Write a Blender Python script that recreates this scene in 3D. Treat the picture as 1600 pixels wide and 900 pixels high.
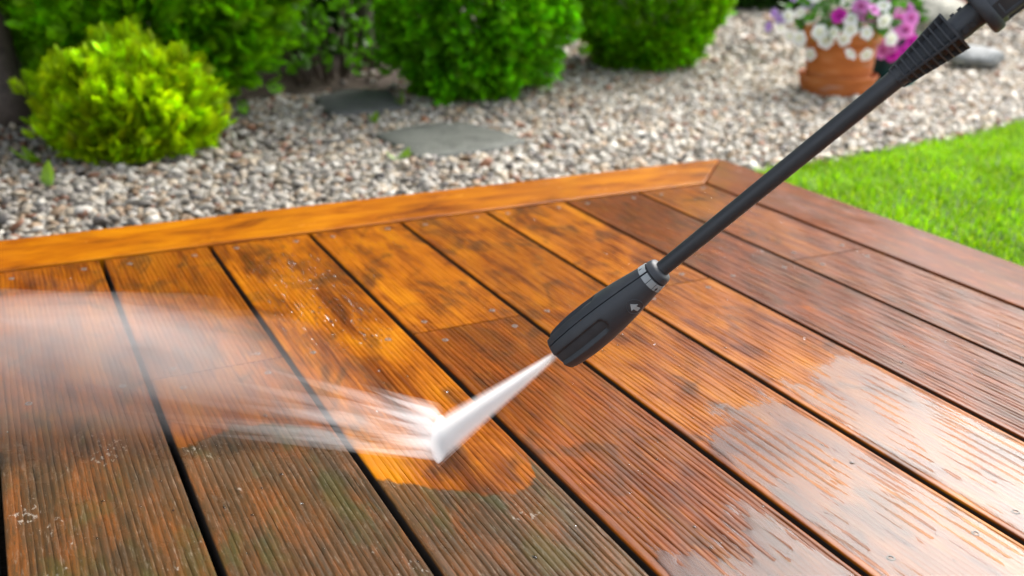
import bpy, math, random
import numpy as np
from mathutils import Vector, Matrix, noise as mnoise

random.seed(7)
rng = np.random.default_rng(11)
scene = bpy.context.scene
for o in list(bpy.data.objects):
    bpy.data.objects.remove(o)
COL = scene.collection
PI = math.pi

# ------------------------------------------------------------------ camera
CAM = Vector((-1.15414, -1.49776, 0.48865))
RIGHT = Vector((0.8947, -0.4465, 0.0152)).normalized()
FWD = Vector((0.4225, 0.8346, -0.3534)).normalized()
UP = RIGHT.cross(FWD).normalized()
RIGHT = FWD.cross(UP).normalized()
cd = bpy.data.cameras.new('camera')
cam = bpy.data.objects.new('camera', cd)
COL.objects.link(cam)
cam.matrix_world = Matrix(((RIGHT.x, UP.x, -FWD.x, CAM.x), (RIGHT.y, UP.y, -FWD.y, CAM.y),
                           (RIGHT.z, UP.z, -FWD.z, CAM.z), (0, 0, 0, 1)))
cd.sensor_width = 36.0
cd.lens = 36.0 * 1616.75 / 1600.0
cd.clip_start = 0.02
cd.clip_end = 400
cd.dof.use_dof = True
cd.dof.focus_distance = 0.90
cd.dof.aperture_fstop = 5.0
scene.camera = cam

# ------------------------------------------------------------------ sky, sun, exposure
SUN_AZ = 67.5      # degrees from +Y towards +X
SUN_EL = 45.0
w = bpy.data.worlds.new('World')
scene.world = w
w.use_nodes = True
wn = w.node_tree
wn.nodes.clear()
sky = wn.nodes.new('ShaderNodeTexSky')
sky.sky_type = 'NISHITA'
sky.sun_disc = False
sky.sun_elevation = math.radians(SUN_EL)
sky.sun_rotation = math.radians(SUN_AZ)
sky.air_density = 1.0
sky.dust_density = 4.0
sky.ozone_density = 1.0
hs = wn.nodes.new('ShaderNodeHueSaturation')
hs.inputs['Saturation'].default_value = 0.45
bg = wn.nodes.new('ShaderNodeBackground')
bg.inputs['Strength'].default_value = 0.15
wo = wn.nodes.new('ShaderNodeOutputWorld')
wn.links.new(sky.outputs[0], hs.inputs['Color'])
wn.links.new(hs.outputs[0], bg.inputs['Color'])
wn.links.new(bg.outputs[0], wo.inputs['Surface'])

sd = bpy.data.lights.new('sun', 'SUN')
sd.energy = 1.5
sd.angle = math.radians(48)
sd.color = (1.0, 0.98, 0.95)
sun = bpy.data.objects.new('sun', sd)
COL.objects.link(sun)
a, e = math.radians(SUN_AZ), math.radians(SUN_EL)
to_sun = Vector((math.sin(a) * math.cos(e), math.cos(a) * math.cos(e), math.sin(e)))
sun.rotation_euler = to_sun.to_track_quat('Z', 'Y').to_euler()
sun.location = to_sun * 20

vs = scene.view_settings
vs.view_transform = 'Standard'
vs.look = 'None'
vs.exposure = 1.43
vs.gamma = 1.0
vs.use_curve_mapping = False
scene.render.engine = 'CYCLES'
cy = scene.cycles
cy.use_denoising = True
cy.max_bounces = 7
cy.transparent_max_bounces = 12
cy.volume_bounces = 3
cy.volume_step_rate = 1.0
cy.volume_max_steps = 512
cy.caustics_reflective = False
cy.caustics_refractive = False
cy.sample_clamp_indirect = 6.0

# ------------------------------------------------------------------ helpers
GZ = -0.05          # ground level beside the deck


def tag(o, label=None, cat=None, group=None, kind=None):
    if label: o['label'] = label
    if cat: o['category'] = cat
    if group: o['group'] = group
    if kind: o['kind'] = kind
    return o


def empty(name, loc=(0, 0, 0)):
    o = bpy.data.objects.new(name, None)
    o.empty_display_size = 0.05
    COL.objects.link(o)
    o.location = loc
    return o


def link(name, me, mat=None, parent=None):
    o = bpy.data.objects.new(name, me)
    if mat is not None and not me.materials:
        me.materials.append(mat)
    COL.objects.link(o)
    if parent is not None:
        o.parent = parent
    return o


def fast_mesh(name, V, F, smooth=True, col=None):
    """V (n,3), F (m,k) index array or list of tuples"""
    me = bpy.data.meshes.new(name)
    V = np.asarray(V, dtype=np.float32)
    if isinstance(F, np.ndarray):
        m, k = F.shape
        me.vertices.add(len(V))
        me.vertices.foreach_set('co', V.ravel())
        me.loops.add(m * k)
        me.loops.foreach_set('vertex_index', F.astype(np.int32).ravel())
        me.polygons.add(m)
        me.polygons.foreach_set('loop_start', np.arange(0, m * k, k, dtype=np.int32))
        me.update(calc_edges=True)
    else:
        me.from_pydata(V.tolist(), [], F)
    me.polygons.foreach_set('use_smooth', np.full(len(me.polygons), smooth))
    if col is not None:
        at = me.color_attributes.new('Col', 'FLOAT_COLOR', 'POINT')
        c = np.ones((len(V), 4), dtype=np.float32)
        c[:, :3] = col
        at.data.foreach_set('color', c.ravel())
    me.update()
    return me


class MB:
    """collects shapes into one mesh"""
    def __init__(self):
        self.v = []
        self.f = []

    def add(self, V, F):
        b = len(self.v)
        self.v += [tuple(p) for p in V]
        self.f += [tuple(i + b for i in f) for f in F]

    def box(self, lo, hi):
        x0, y0, z0 = lo
        x1, y1, z1 = hi
        self.add([(x0, y0, z0), (x1, y0, z0), (x1, y1, z0), (x0, y1, z0), (x0, y0, z1), (x1, y0, z1), (x1, y1, z1), (x0, y1, z1)],
                 [(3, 2, 1, 0), (4, 5, 6, 7), (0, 1, 5, 4), (1, 2, 6, 5), (2, 3, 7, 6), (3, 0, 4, 7)])

    def rings(self, R, cap0=True, cap1=True, closed=False):
        """R list of rings with the same vertex count"""
        n = len(R[0])
        V = [p for r in R for p in r]
        F = []
        m = len(R)
        for i in range(m - 1 + (1 if closed else 0)):
            a0, b0 = i * n, ((i + 1) % m) * n
            for j in range(n):
                k = (j + 1) % n
                F.append((a0 + j, a0 + k, b0 + k, b0 + j))
        if not closed:
            if cap0: F.append(tuple(range(n - 1, -1, -1)))
            if cap1: F.append(tuple((m - 1) * n + j for j in range(n)))
        self.add(V, F)

    def build(self, name, mat, parent=None, smooth=False, bevel=0.0, seg=2, autosmooth=None):
        me = bpy.data.meshes.new(name)
        me.from_pydata(self.v, [], self.f)
        me.polygons.foreach_set('use_smooth', np.full(len(me.polygons), smooth or autosmooth is not None))
        me.update()
        if autosmooth is not None:
            me.set_sharp_from_angle(angle=math.radians(autosmooth))
        o = link(name, me, mat, parent)
        if bevel:
            md = o.modifiers.new('bevel', 'BEVEL')
            md.width = bevel
            md.segments = seg
            md.limit_method = 'ANGLE'
            md.angle_limit = math.radians(35)
        return o


class NT:
    """small node-tree helper"""
    def __init__(self, name):
        self.m = bpy.data.materials.new(name)
        self.m.use_nodes = True
        self.t = self.m.node_tree
        self.t.nodes.clear()
        self.out = self.n('ShaderNodeOutputMaterial')

    def n(self, typ, **kw):
        nd = self.t.nodes.new(typ)
        for k, v in kw.items():
            setattr(nd, k, v)
        return nd

    def l(self, a, b):
        self.t.links.new(a, b)

    def set(self, sock, v):
        if hasattr(v, 'is_linked') or isinstance(v, bpy.types.NodeSocket):
            self.l(v, sock)
        else:
            sock.default_value = v

    def math(self, op, a, b=None, c=None, clamp=False):
        nd = self.n('ShaderNodeMath', operation=op, use_clamp=clamp)
        self.set(nd.inputs[0], a)
        if b is not None: self.set(nd.inputs[1], b)
        if c is not None: self.set(nd.inputs[2], c)
        return nd.outputs[0]

    def mapr(self, v, a, b, c=0.0, d=1.0, smooth=False):
        nd = self.n('ShaderNodeMapRange', interpolation_type='SMOOTHSTEP' if smooth else 'LINEAR')
        nd.clamp = True
        self.set(nd.inputs[0], v)
        for i, x in enumerate((a, b, c, d)):
            self.set(nd.inputs[i + 1], x)
        return nd.outputs[0]

    def mix(self, f, a, b, typ='MIX'):
        nd = self.n('ShaderNodeMix', data_type='RGBA', blend_type=typ)
        self.set(nd.inputs[0], f)
        for s, x in ((nd.inputs[6], a), (nd.inputs[7], b)):
            if isinstance(x, tuple):
                x = tuple(x) + ((1.0,) if len(x) == 3 else ())
            self.set(s, x)
        return nd.outputs[2]

    def noise(self, vec, scale, detail=4.0, rough=0.55, dist=0.0, typ=None):
        nd = self.n('ShaderNodeTexNoise')
        if vec is not None: self.l(vec, nd.inputs['Vector'])
        nd.inputs['Scale'].default_value = scale
        nd.inputs['Detail'].default_value = detail
        nd.inputs['Roughness'].default_value = rough
        nd.inputs['Distortion'].default_value = dist
        return nd.outputs['Fac']

    def scaled(self, vec, s, off=None):
        nd = self.n('ShaderNodeVectorMath', operation='MULTIPLY')
        self.l(vec, nd.inputs[0])
        nd.inputs[1].default_value = s
        if off is None: return nd.outputs[0]
        n2 = self.n('ShaderNodeVectorMath', operation='ADD')
        self.l(nd.outputs[0], n2.inputs[0])
        self.set(n2.inputs[1], off)
        return n2.outputs[0]

    def ramp(self, f, stops):
        nd = self.n('ShaderNodeValToRGB')
        self.l(f, nd.inputs[0])
        el = nd.color_ramp.elements
        while len(el) > 1: el.remove(el[-1])
        el[0].position, el[0].color = stops[0][0], tuple(stops[0][1]) + (1,)
        for p, c in stops[1:]:
            x = el.new(p)
            x.color = tuple(c) + (1,)
        return nd.outputs[0]

    def bump(self, h, strength, dist, normal=None):
        nd = self.n('ShaderNodeBump')
        nd.inputs['Strength'].default_value = strength
        nd.inputs['Distance'].default_value = dist
        self.l(h, nd.inputs['Height'])
        if normal is not None: self.l(normal, nd.inputs['Normal'])
        return nd.outputs[0]

    def pbsdf(self, **kw):
        p = self.n('ShaderNodeBsdfPrincipled')
        for k, v in kw.items():
            s = p.inputs[k.replace('_', ' ')]
            if isinstance(v, tuple) and len(v) == 3 and s.type == 'RGBA': v = v + (1,)
            self.set(s, v)
        self.l(p.outputs[0], self.out.inputs['Surface'])
        return p


def plain(name, color, rough=0.5, var=0.15, scale=40.0, metallic=0.0, bump=0.0, bscale=200.0, spec=0.5):
    t = NT(name)
    tc = t.n('ShaderNodeTexCoord').outputs['Object']
    n = t.noise(tc, scale, 5)
    lo = tuple(c * (1 - var * 1.6) for c in color)
    hi = tuple(min(1, c * (1 + var * 1.6)) for c in color)
    c = t.ramp(n, [(0.3, lo), (0.7, hi)])
    r = t.mapr(n, 0.3, 0.7, rough * 0.85, min(1, rough * 1.15))
    p = t.pbsdf(Base_Color=c, Roughness=r, Metallic=metallic)
    p.inputs['Specular IOR Level'].default_value = spec
    if bump:
        t.l(t.bump(t.noise(tc, bscale, 4), 0.5, bump), p.inputs['Normal'])
    return t.m


def leaf_mat(name, gloss=0.35, trans=0.35):
    t = NT(name)
    at = t.n('ShaderNodeAttribute', attribute_name='Col')
    p = t.pbsdf(Base_Color=at.outputs['Color'], Roughness=0.45)
    p.inputs['Specular IOR Level'].default_value = gloss
    tr = t.n('ShaderNodeBsdfTranslucent')
    br = t.mix(1.0, at.outputs['Color'], (1.0, 1.15, 0.5), 'MULTIPLY')
    t.l(br, tr.inputs['Color'])
    mx = t.n('ShaderNodeMixShader')
    mx.inputs[0].default_value = trans
    t.l(p.outputs[0], mx.inputs[1])
    t.l(tr.outputs[0], mx.inputs[2])
    t.l(mx.outputs[0], t.out.inputs['Surface'])
    return t.m


# ------------------------------------------------------------------ wet deck wood
def wood_material(name, dirty=True):
    t = NT(name)
    pos = t.n('ShaderNodeNewGeometry').outputs['Position']
    tone = t.n('ShaderNodeAttribute', attribute_type='OBJECT', attribute_name='tone').outputs['Fac']
    seed = t.n('ShaderNodeAttribute', attribute_type='OBJECT', attribute_name='seed').outputs['Fac']
    cross = t.n('ShaderNodeAttribute', attribute_type='OBJECT', attribute_name='turned').outputs['Fac']
    sp = t.n('ShaderNodeSeparateXYZ')
    t.l(pos, sp.inputs[0])
    X, Y, Z = sp.outputs
    # boards that run across get their grain turned
    gx = t.math('ADD', t.math('MULTIPLY', X, t.math('SUBTRACT', 1.0, cross)), t.math('MULTIPLY', Y, cross))
    gy = t.math('ADD', t.math('MULTIPLY', Y, t.math('SUBTRACT', 1.0, cross)), t.math('MULTIPLY', X, cross))
    cb = t.n('ShaderNodeCombineXYZ')
    t.l(gx, cb.inputs[0])
    t.l(gy, cb.inputs[1])
    t.l(t.math('ADD', t.math('MULTIPLY', seed, 7.3), Z), cb.inputs[2])
    P = cb.outputs[0]
    blotch = t.noise(t.scaled(P, (16, 6.5, 1)), 1.0, 5, 0.6, 0.6)
    blotch2 = t.noise(t.scaled(P, (30, 13, 1.3)), 1.0, 5, 0.65, 0.8)
    streak = t.noise(t.scaled(P, (60, 3.6, 1)), 1.0, 5, 0.65, 0.4)
    fibre = t.noise(t.scaled(P, (420, 22, 1)), 1.0, 4, 0.65)
    speck = t.noise(t.scaled(P, (260, 150, 1)), 1.0, 3, 0.6)
    orange = t.ramp(t.math('ADD', t.math('ADD', t.math('MULTIPLY', blotch, 0.6), t.math('MULTIPLY', streak, 0.4)), 0.0 if dirty else 0.025),
                    [(0.32, (0.034, 0.010, 0.0015)), (0.41, (0.12, 0.025, 0.0008)), (0.50, (0.28, 0.075, 0.0005)), (0.64, (0.41, 0.138, 0.0006))])
    brown = t.ramp(t.math('ADD', t.math('MULTIPLY', blotch2, 0.55), t.math('MULTIPLY', streak, 0.45)),
                   [(0.34, (0.032, 0.009, 0.002)), (0.45, (0.078, 0.0165, 0.001)), (0.55, (0.135, 0.028, 0.0007)), (0.68, (0.24, 0.054, 0.0006))])
    tn = t.math('ADD', tone, t.math('MULTIPLY', t.math('SUBTRACT', blotch2, 0.5), 0.9), clamp=True)
    base = t.mix(tn, orange, brown)
    # dark tannin smudges
    sm = t.mapr(t.noise(t.scaled(P, (22, 11, 2.1)), 1.0, 3, 0.5, 1.0), 0.50, 0.72, 0, 0.78, True)
    if not dirty:
        sm = t.math('MULTIPLY', sm, 0.25)
    base = t.mix(sm, base, (0.058, 0.020, 0.005))
    # fine fibres
    fv = t.mapr(fibre, 0.3, 0.7, 0.72, 1.22)
    base = t.mix(1.0, base, t.n('ShaderNodeCombineColor').outputs[0], 'MULTIPLY') if False else t.mix(t.mapr(fibre, 0.48, 0.28, 0, 0.40), base, (0.06, 0.016, 0.003))
    base = t.mix(t.mapr(fibre, 0.56, 0.78, 0, 0.35), base, (0.50, 0.20, 0.02))
    dm = None
    if dirty:
        # unwashed area: its far edge lies at y = edge(x), left by the sweep of the jet
        pts = [(-1.35, -0.40), (-1.20, -0.43), (-1.12, -0.50), (-1.056, -0.53), (-1.049, -0.595), (-1.02, -0.588), (-0.985, -0.572),
               (-0.95, -0.585), (-0.906, -0.622), (-0.899, -0.722), (-0.875, -0.742), (-0.85, -0.766), (-0.822, -0.786), (-0.795, -0.797),
               (-0.776, -0.792), (-0.765, -0.782), (-0.757, -0.752), (-0.753, -0.735), (-0.747, -1.30), (-0.5, -1.30)]
        fc = t.n('ShaderNodeFloatCurve')
        t.l(t.mapr(X, -1.35, -0.5), fc.inputs['Value'])
        cv = fc.mapping.curves[0]
        fc.mapping.use_clip = False
        pp = [((x + 1.35) / 0.85, (y + 1.4) / 1.2) for x, y in pts]
        cv.points[0].location = pp[0]
        cv.points[1].location = pp[-1]
        for q in pp[1:-1]:
            cv.points.new(*q)
        for q in cv.points:
            q.handle_type = 'VECTOR'
        fc.mapping.update()
        yb = t.math('SUBTRACT', t.math('MULTIPLY', fc.outputs[0], 1.2), 1.4)
        jag = t.math('MULTIPLY', t.math('SUBTRACT', t.noise(t.scaled(pos, (120, 60, 1)), 1.0, 4), 0.5), 0.022)
        d = t.math('ADD', t.math('SUBTRACT', yb, Y), jag)
        dm = t.mapr(d, -0.003, 0.006, 0, 1, True)
        soft = t.mapr(X, -1.06, -1.04, 0, 1)     # on the leftmost board the edge is only vaguely washed
        dsoft = t.mapr(d, -0.10, 0.12, 0, 1, True)
        dm = t.math('ADD', t.math('MULTIPLY', dm, soft), t.math('MULTIPLY', dsoft, t.math('SUBTRACT', 1.0, soft)))
        g1 = t.noise(t.scaled(P, (34, 9, 1)), 1.0, 5, 0.6, 0.5)
        grime = t.ramp(t.math('ADD', t.math('MULTIPLY', g1, 0.65), t.math('MULTIPLY', fibre, 0.35)),
                       [(0.32, (0.014, 0.013, 0.007)), (0.43, (0.034, 0.024, 0.012)), (0.53, (0.066, 0.032, 0.012)), (0.63, (0.125, 0.042, 0.010)), (0.78, (0.15, 0.105, 0.065))])
        moss = t.mapr(t.noise(t.scaled(pos, (24, 10, 1), (5.1, 3.3, 0)), 1.0, 4, 0.6, 0.4), 0.50, 0.68, 0, 0.60, True)
        grime = t.mix(moss, grime, (0.034, 0.044, 0.012))
        pale = t.mapr(t.math('MULTIPLY', speck, t.mapr(t.noise(t.scaled(pos, (14, 10, 1), (1.7, 8.2, 0)), 1.0, 3), 0.45, 0.7, 0.6, 1.15)), 0.62, 0.70, 0, 0.55)
        grime = t.mix(pale, grime, (0.34, 0.31, 0.26))
        fl = t.noise(t.scaled(P, (520, 60, 1), (0.0, 4.0, 0.0)), 1.0, 3, 0.7)
        grime = t.mix(t.mapr(fl, 0.58, 0.70, 0, 0.4), grime, (0.22, 0.18, 0.13))
        grime = t.mix(t.mapr(fl, 0.44, 0.34, 0, 0.7), grime, (0.022, 0.022, 0.012))
        base = t.mix(t.math('MULTIPLY', dm, 0.90), base, grime)
    # wetness: gloss varies, water stands in flecks
    wet = t.noise(t.scaled(P, (26, 13, 1), (3.0, 1.0, 0.0)), 1.0, 6, 0.65, 0.3)
    rough = t.mapr(wet, 0.35, 0.65, 0.24, 0.05)
    if not dirty:
        rough = t.math('ADD', rough, 0.04)
    if dm is not None:
        rough = t.math('ADD', rough, t.math('MULTIPLY', dm, 0.12))
    p = t.pbsdf(Base_Color=base, Roughness=0.55)
    p.inputs['Specular IOR Level'].default_value = 0.04
    p.inputs['Coat Weight'].default_value = 0.48 if dirty else 0.40
    p.inputs['Coat IOR'].default_value = 1.33
    t.l(rough, p.inputs['Coat Roughness'])
    h = t.math('ADD', t.math('MULTIPLY', fibre, 0.6), t.math('MULTIPLY', speck, 0.55))
    t.l(t.bump(h, 0.40, 0.0013), p.inputs['Normal'])
    h2 = t.math('ADD', t.math('MULTIPLY', speck, 0.5), t.math('MULTIPLY', fibre, 0.35))
    t.l(t.bump(h2, 0.12, 0.0006), p.inputs['Coat Normal'])
    return t.m


M_wood = wood_material('wet_hardwood')
M_trimwood = wood_material('wet_hardwood_edge', dirty=False)
M_joist = plain('dark_timber_gap_shade', (0.020, 0.013, 0.008), 0.8)  # joist timber; on plank sides its dark colour paints in the gap shade
M_screw = plain('stainless_screw', (0.15, 0.135, 0.12), 0.6, 0.25, 300, metallic=0.4)

# ------------------------------------------------------------------ ground
def soil_material():
    t = NT('garden_soil')
    pos = t.n('ShaderNodeNewGeometry').outputs['Position']
    n = t.noise(pos, 38, 6, 0.65)
    n2 = t.noise(pos, 5, 3)
    c = t.ramp(n, [(0.3, (0.022, 0.014, 0.009)), (0.55, (0.06, 0.038, 0.024)), (0.75, (0.12, 0.085, 0.058))])
    p = t.pbsdf(Base_Color=c, Roughness=0.95)
    t.l(t.bump(t.math('ADD', n, n2), 0.8, 0.01), p.inputs['Normal'])
    return t.m


M_soil = soil_material()
g = MB()
g.add([(-60, -60, GZ - 0.022), (60, -60, GZ - 0.022), (60, 60, GZ - 0.022), (-60, 60, GZ - 0.022)], [(0, 1, 2, 3)])
tag(g.build('ground', M_soil), kind='structure')

# lawn edge, a line from the deck corner towards the right
LAWN = [(0.12, 0.17), (0.30, 0.215), (0.50, 0.225), (0.76, 0.262), (1.05, 0.305), (1.33, 0.36), (1.9, 0.47), (3.0, 0.7), (9.0, 2.0)]
LX = np.array([q[0] for q in LAWN])
LY = np.array([q[1] for q in LAWN])


def lawn_edge(x):
    return np.interp(x, LX, LY)


def lawn_material():
    t = NT('lawn_turf')
    pos = t.n('ShaderNodeNewGeometry').outputs['Position']
    n = t.noise(pos, 60, 5)
    c = t.ramp(n, [(0.3, (0.028, 0.055, 0.008)), (0.7, (0.085, 0.17, 0.012))])
    p = t.pbsdf(Base_Color=c, Roughness=0.8)
    t.l(t.bump(n, 0.8, 0.01), p.inputs['Normal'])
    return t.m


xs = np.concatenate([np.linspace(0.155, 3.0, 40), np.linspace(3.3, 9, 12)])
V, F = [], []
for i, x in enumerate(xs):
    V += [(x, -9.0, GZ - 0.014), (x, float(lawn_edge(x)) - 0.01 + 0.012 * mnoise.noise((x * 9, 0, 3)), GZ - 0.014)]
    if i: F.append((2 * i - 2, 2 * i, 2 * i + 1, 2 * i - 1))
lg = MB()
lg.add(V, F)
tag(lg.build('lawn', lawn_material()), kind='structure')

# ------------------------------------------------------------------ deck
GAP = 0.0064
deck = empty('wooden_deck', (-0.9, -1.1, GZ - 0.02))
tag(deck, 'wet orange-brown grooved hardwood deck with mitred border boards', 'deck')


def place(o, parent):
    o.parent = parent
    o.matrix_parent_inverse = Matrix.Translation(-Vector(parent.location))
    return o


def plank_mesh(x0, x1, y0, y1, wav=0.0004):
    """grooved board: 24 rounded ridges along its length, top at z = 0"""
    W = x1 - x0
    prof = [(0.0, -0.027), (0.0, -0.0018), (0.0004, -0.0006), (0.0013, -0.0001)]
    n = 23
    marg = 0.0045
    pitch = (W - 2 * marg) / n
    for i in range(n):
        s = marg + i * pitch
        prof += [(s, 0.0), (s + 0.60 * pitch, -0.00004), (s + 0.71 * pitch, -0.0003), (s + 0.80 * pitch, -0.0005), (s + 0.89 * pitch, -0.0003)]
    prof += [(W - marg, 0.0), (W - 0.0013, -0.0001), (W - 0.0004, -0.0006), (W, -0.0018), (W, -0.027)]
    prof = np.array(prof)
    L = y1 - y0
    ny = max(3, int(L / 0.012))
    ys = np.linspace(y0, y1, ny)
    np_ = len(prof)
    V = np.zeros((ny, np_, 3))
    V[:, :, 0] = x0 + prof[None, :, 0]
    V[:, :, 1] = ys[:, None]
    V[:, :, 2] = prof[None, :, 1]
    sd_ = rng.uniform(0, 99)
    for j in range(4, np_ - 4):                      # worn, slightly uneven ridges
        ph = sd_ + j * 0.37
        V[:, j, 0] += wav * np.sin(ys * 31 + ph) + 0.00025 * np.sin(ys * 83 + 2.3 * ph) + rng.normal(0, 0.00007, ny)
        V[:, j, 2] += np.minimum(0, 0.00014 * (np.sin(ys * 17 + 1.7 * ph) - 0.6) + 0.00008 * (np.sin(ys * 61 + 3.1 * ph) - .5)) + np.minimum(0, rng.normal(0.0001, 0.00008, ny))
    V = V.reshape(-1, 3)
    F = []
    for i in range(ny - 1):
        for j in range(np_ - 1):
            a0 = i * np_ + j
            F.append((a0, a0 + 1, a0 + np_ + 1, a0 + np_))
        F.append((i * np_ + np_ - 1, i * np_, (i + 1) * np_, (i + 1) * np_ + np_ - 1))
    F.append(tuple(range(np_)))
    F.append(tuple((ny - 1) * np_ + j for j in reversed(range(np_))))
    me = fast_mesh('plank', V, F, smooth=True)
    # outward normals
    import bmesh
    bm = bmesh.new()
    bm.from_mesh(me)
    bmesh.ops.recalc_face_normals(bm, faces=bm.faces)
    bm.to_mesh(me)
    bm.free()
    me.set_sharp_from_angle(angle=math.radians(50))
    me.materials.append(M_wood)
    me.materials.append(M_joist)                     # sides and underside coloured near-black to stand in for gap shade
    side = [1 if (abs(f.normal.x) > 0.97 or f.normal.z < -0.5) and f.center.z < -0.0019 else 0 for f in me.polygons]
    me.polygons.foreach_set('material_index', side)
    return me


# one screw, shared: domed countersunk head with a cross recess
def screw_mesh():
    m = MB()
    n = 16
    def ring(r, z): return [(r * math.cos(2 * PI * i / n), r * math.sin(2 * PI * i / n), z) for i in range(n)]
    m.rings([ring(0.0038, -0.002), ring(0.0038, 0.0001), ring(0.0033, 0.0006), ring(0.0021, 0.0007), ring(0.0019, -0.0004)], cap0=False)
    me = bpy.data.meshes.new('screw')
    me.from_pydata(m.v, [], m.f)
    me.polygons.foreach_set('use_smooth', np.full(len(me.polygons), True))
    me.set_sharp_from_angle(angle=math.radians(40))
    me.materials.append(M_screw)
    return me


SCREW = screw_mesh()


def screws(plank, pts):
    for x, y in pts:
        o = bpy.data.objects.new('screw', SCREW)
        COL.objects.link(o)
        o.parent = plank
        o.matrix_parent_inverse = plank.matrix_world.inverted() if False else Matrix.Translation(-Vector(deck.location))
        o.matrix_parent_inverse = Matrix.Identity(4)
        o.location = (x + random.uniform(-.003, .003), y + random.uniform(-.003, .003), -0.0003)
        o.rotation_euler = (random.uniform(-.06, .06), random.uniform(-.06, .06), random.uniform(0, 3))


def plank(x0, x1, y0, y1, tone, scr):
    o = link('plank', plank_mesh(x0, x1, y0, y1), M_wood)
    place(o, deck)
    o['tone'] = tone
    o['seed'] = random.random() * 3
    o['turned'] = 0.0
    xa, xb = x0 + 0.029, x1 - 0.024
    pts = []
    for y in scr:
        pts += [(xa, y), (xb, y)]
    screws(o, pts)
    return o


YN = -2.3
JY = -0.434
# (gap index on the left, [(y0, y1, tone, screw rows)])
rows = {
    -2: [(YN, -0.006, 0.5, (-0.03, -0.434))],
    -1: [(YN, -0.006, 0.5, (-0.03, -0.434))],
    0: [(YN, -0.006, 0.55, (-0.034, -0.437, -1.02))],
    1: [(JY + 0.001, -0.006, 0.6, (-0.036, -0.413)), (YN, JY - 0.001, 0.5, (-0.466, -1.02))],
    2: [(YN, -0.006, 0.02, (-0.03, -0.434, -1.02))],
    3: [(JY + 0.001, -0.006, 0.05, (-0.031, -0.404)), (YN, JY - 0.001, 0.85, (-0.464, -1.02))],
    4: [(YN, -0.006, 0.34, (-0.03, -0.432, -1.016))],
    5: [(-0.420, -0.006, 0.0, (-0.03, -0.39)), (YN, -0.422, 0.22, (-0.452, -1.01))],
    6: [(YN, -0.006, 1.0, (-0.03, -0.428, -1.01))],
    7: [(-0.409, -0.006, 0.62, (-0.03, -0.384)), (YN, -0.411, 0.85, (-0.440, -1.01))],
}
for k, segs in rows.items():
    xl = (k - 8) * 0.15 + GAP / 2
    xr = (k - 7) * 0.15 - GAP / 2
    for (y0, y1, tone, scr) in segs:
        plank(xl, xr, y0, y1, tone, scr)


def edge_board(corners, turned, tone, name='edge_board'):
    """flat smooth board with mitred end; corners counter-clockwise, fine top grid for worn edges"""
    m = MB()
    zt, zb = 0.0015, -0.027
    m.add([(x, y, zb) for x, y in corners] + [(x, y, zt) for x, y in corners],
          [(3, 2, 1, 0), (4, 5, 6, 7), (0, 1, 5, 4), (1, 2, 6, 5), (2, 3, 7, 6), (3, 0, 4, 7)])
    o = m.build(name, M_trimwood, None, bevel=0.0025, seg=3, autosmooth=35)
    place(o, deck)
    o['tone'] = tone
    o['seed'] = random.random() * 3
    o['turned'] = turned
    return o


be = 0.143
edge_board([(-2.3, 0.0005), (-0.0015, 0.0005), (be - 0.0015, be), (-2.3, be)], 1.0, -0.30)
rb = edge_board([(0.0012, YN), (be, YN), (be, be - 0.0012), (0.0012, 0.0)], 0.0, 0.95)
screws(rb, [(0.035, -0.405), (0.11, -0.40), (0.036, -0.9), (0.11, -0.9)])
for yj in (-0.035, -0.434, -1.02, -1.6, -2.2):
    j = MB()
    j.box((-1.5, yj - 0.03, -0.068), (0.0, yj + 0.03, -0.0275))
    place(j.build('joist', M_joist, None, bevel=0.002), deck)
fb = MB()
fb.box((-1.5, 0.055, -0.068), (0.11, 0.095, -0.0275))
place(fb.build('joist', M_joist, None), deck)
fb = MB()
fb.box((0.055, -2.25, -0.068), (0.095, 0.05, -0.0275))
place(fb.build('joist', M_joist, None), deck)

# ------------------------------------------------------------------ gravel
def ico(sub):
    t_ = (1 + 5 ** .5) / 2
    V = [(-1, t_, 0), (1, t_, 0), (-1, -t_, 0), (1, -t_, 0), (0, -1, t_), (0, 1, t_), (0, -1, -t_), (0, 1, -t_), (t_, 0, -1), (t_, 0, 1), (-t_, 0, -1), (-t_, 0, 1)]
    V = [tuple(np.array(v) / np.linalg.norm(v)) for v in V]
    F = [(0, 11, 5), (0, 5, 1), (0, 1, 7), (0, 7, 10), (0, 10, 11), (1, 5, 9), (5, 11, 4), (11, 10, 2), (10, 7, 6), (7, 1, 8), (3, 9, 4), (3, 4, 2), (3, 2, 6), (3, 6, 8), (3, 8, 9), (4, 9, 5), (2, 4, 11), (6, 2, 10), (8, 6, 7), (9, 8, 1)]
    for _ in range(sub):
        mid = {}
        nF = []
        def m(i, j):
            k = (min(i, j), max(i, j))
            if k not in mid:
                p = np.array(V[i]) + np.array(V[j])
                V.append(tuple(p / np.linalg.norm(p)))
                mid[k] = len(V) - 1
            return mid[k]
        for a_, b_, c_ in F:
            x, y, z = m(a_, b_), m(b_, c_), m(c_, a_)
            nF += [(a_, x, z), (b_, y, x), (c_, z, y), (x, y, z)]
        F = nF
    return np.array(V), np.array(F)


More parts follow.
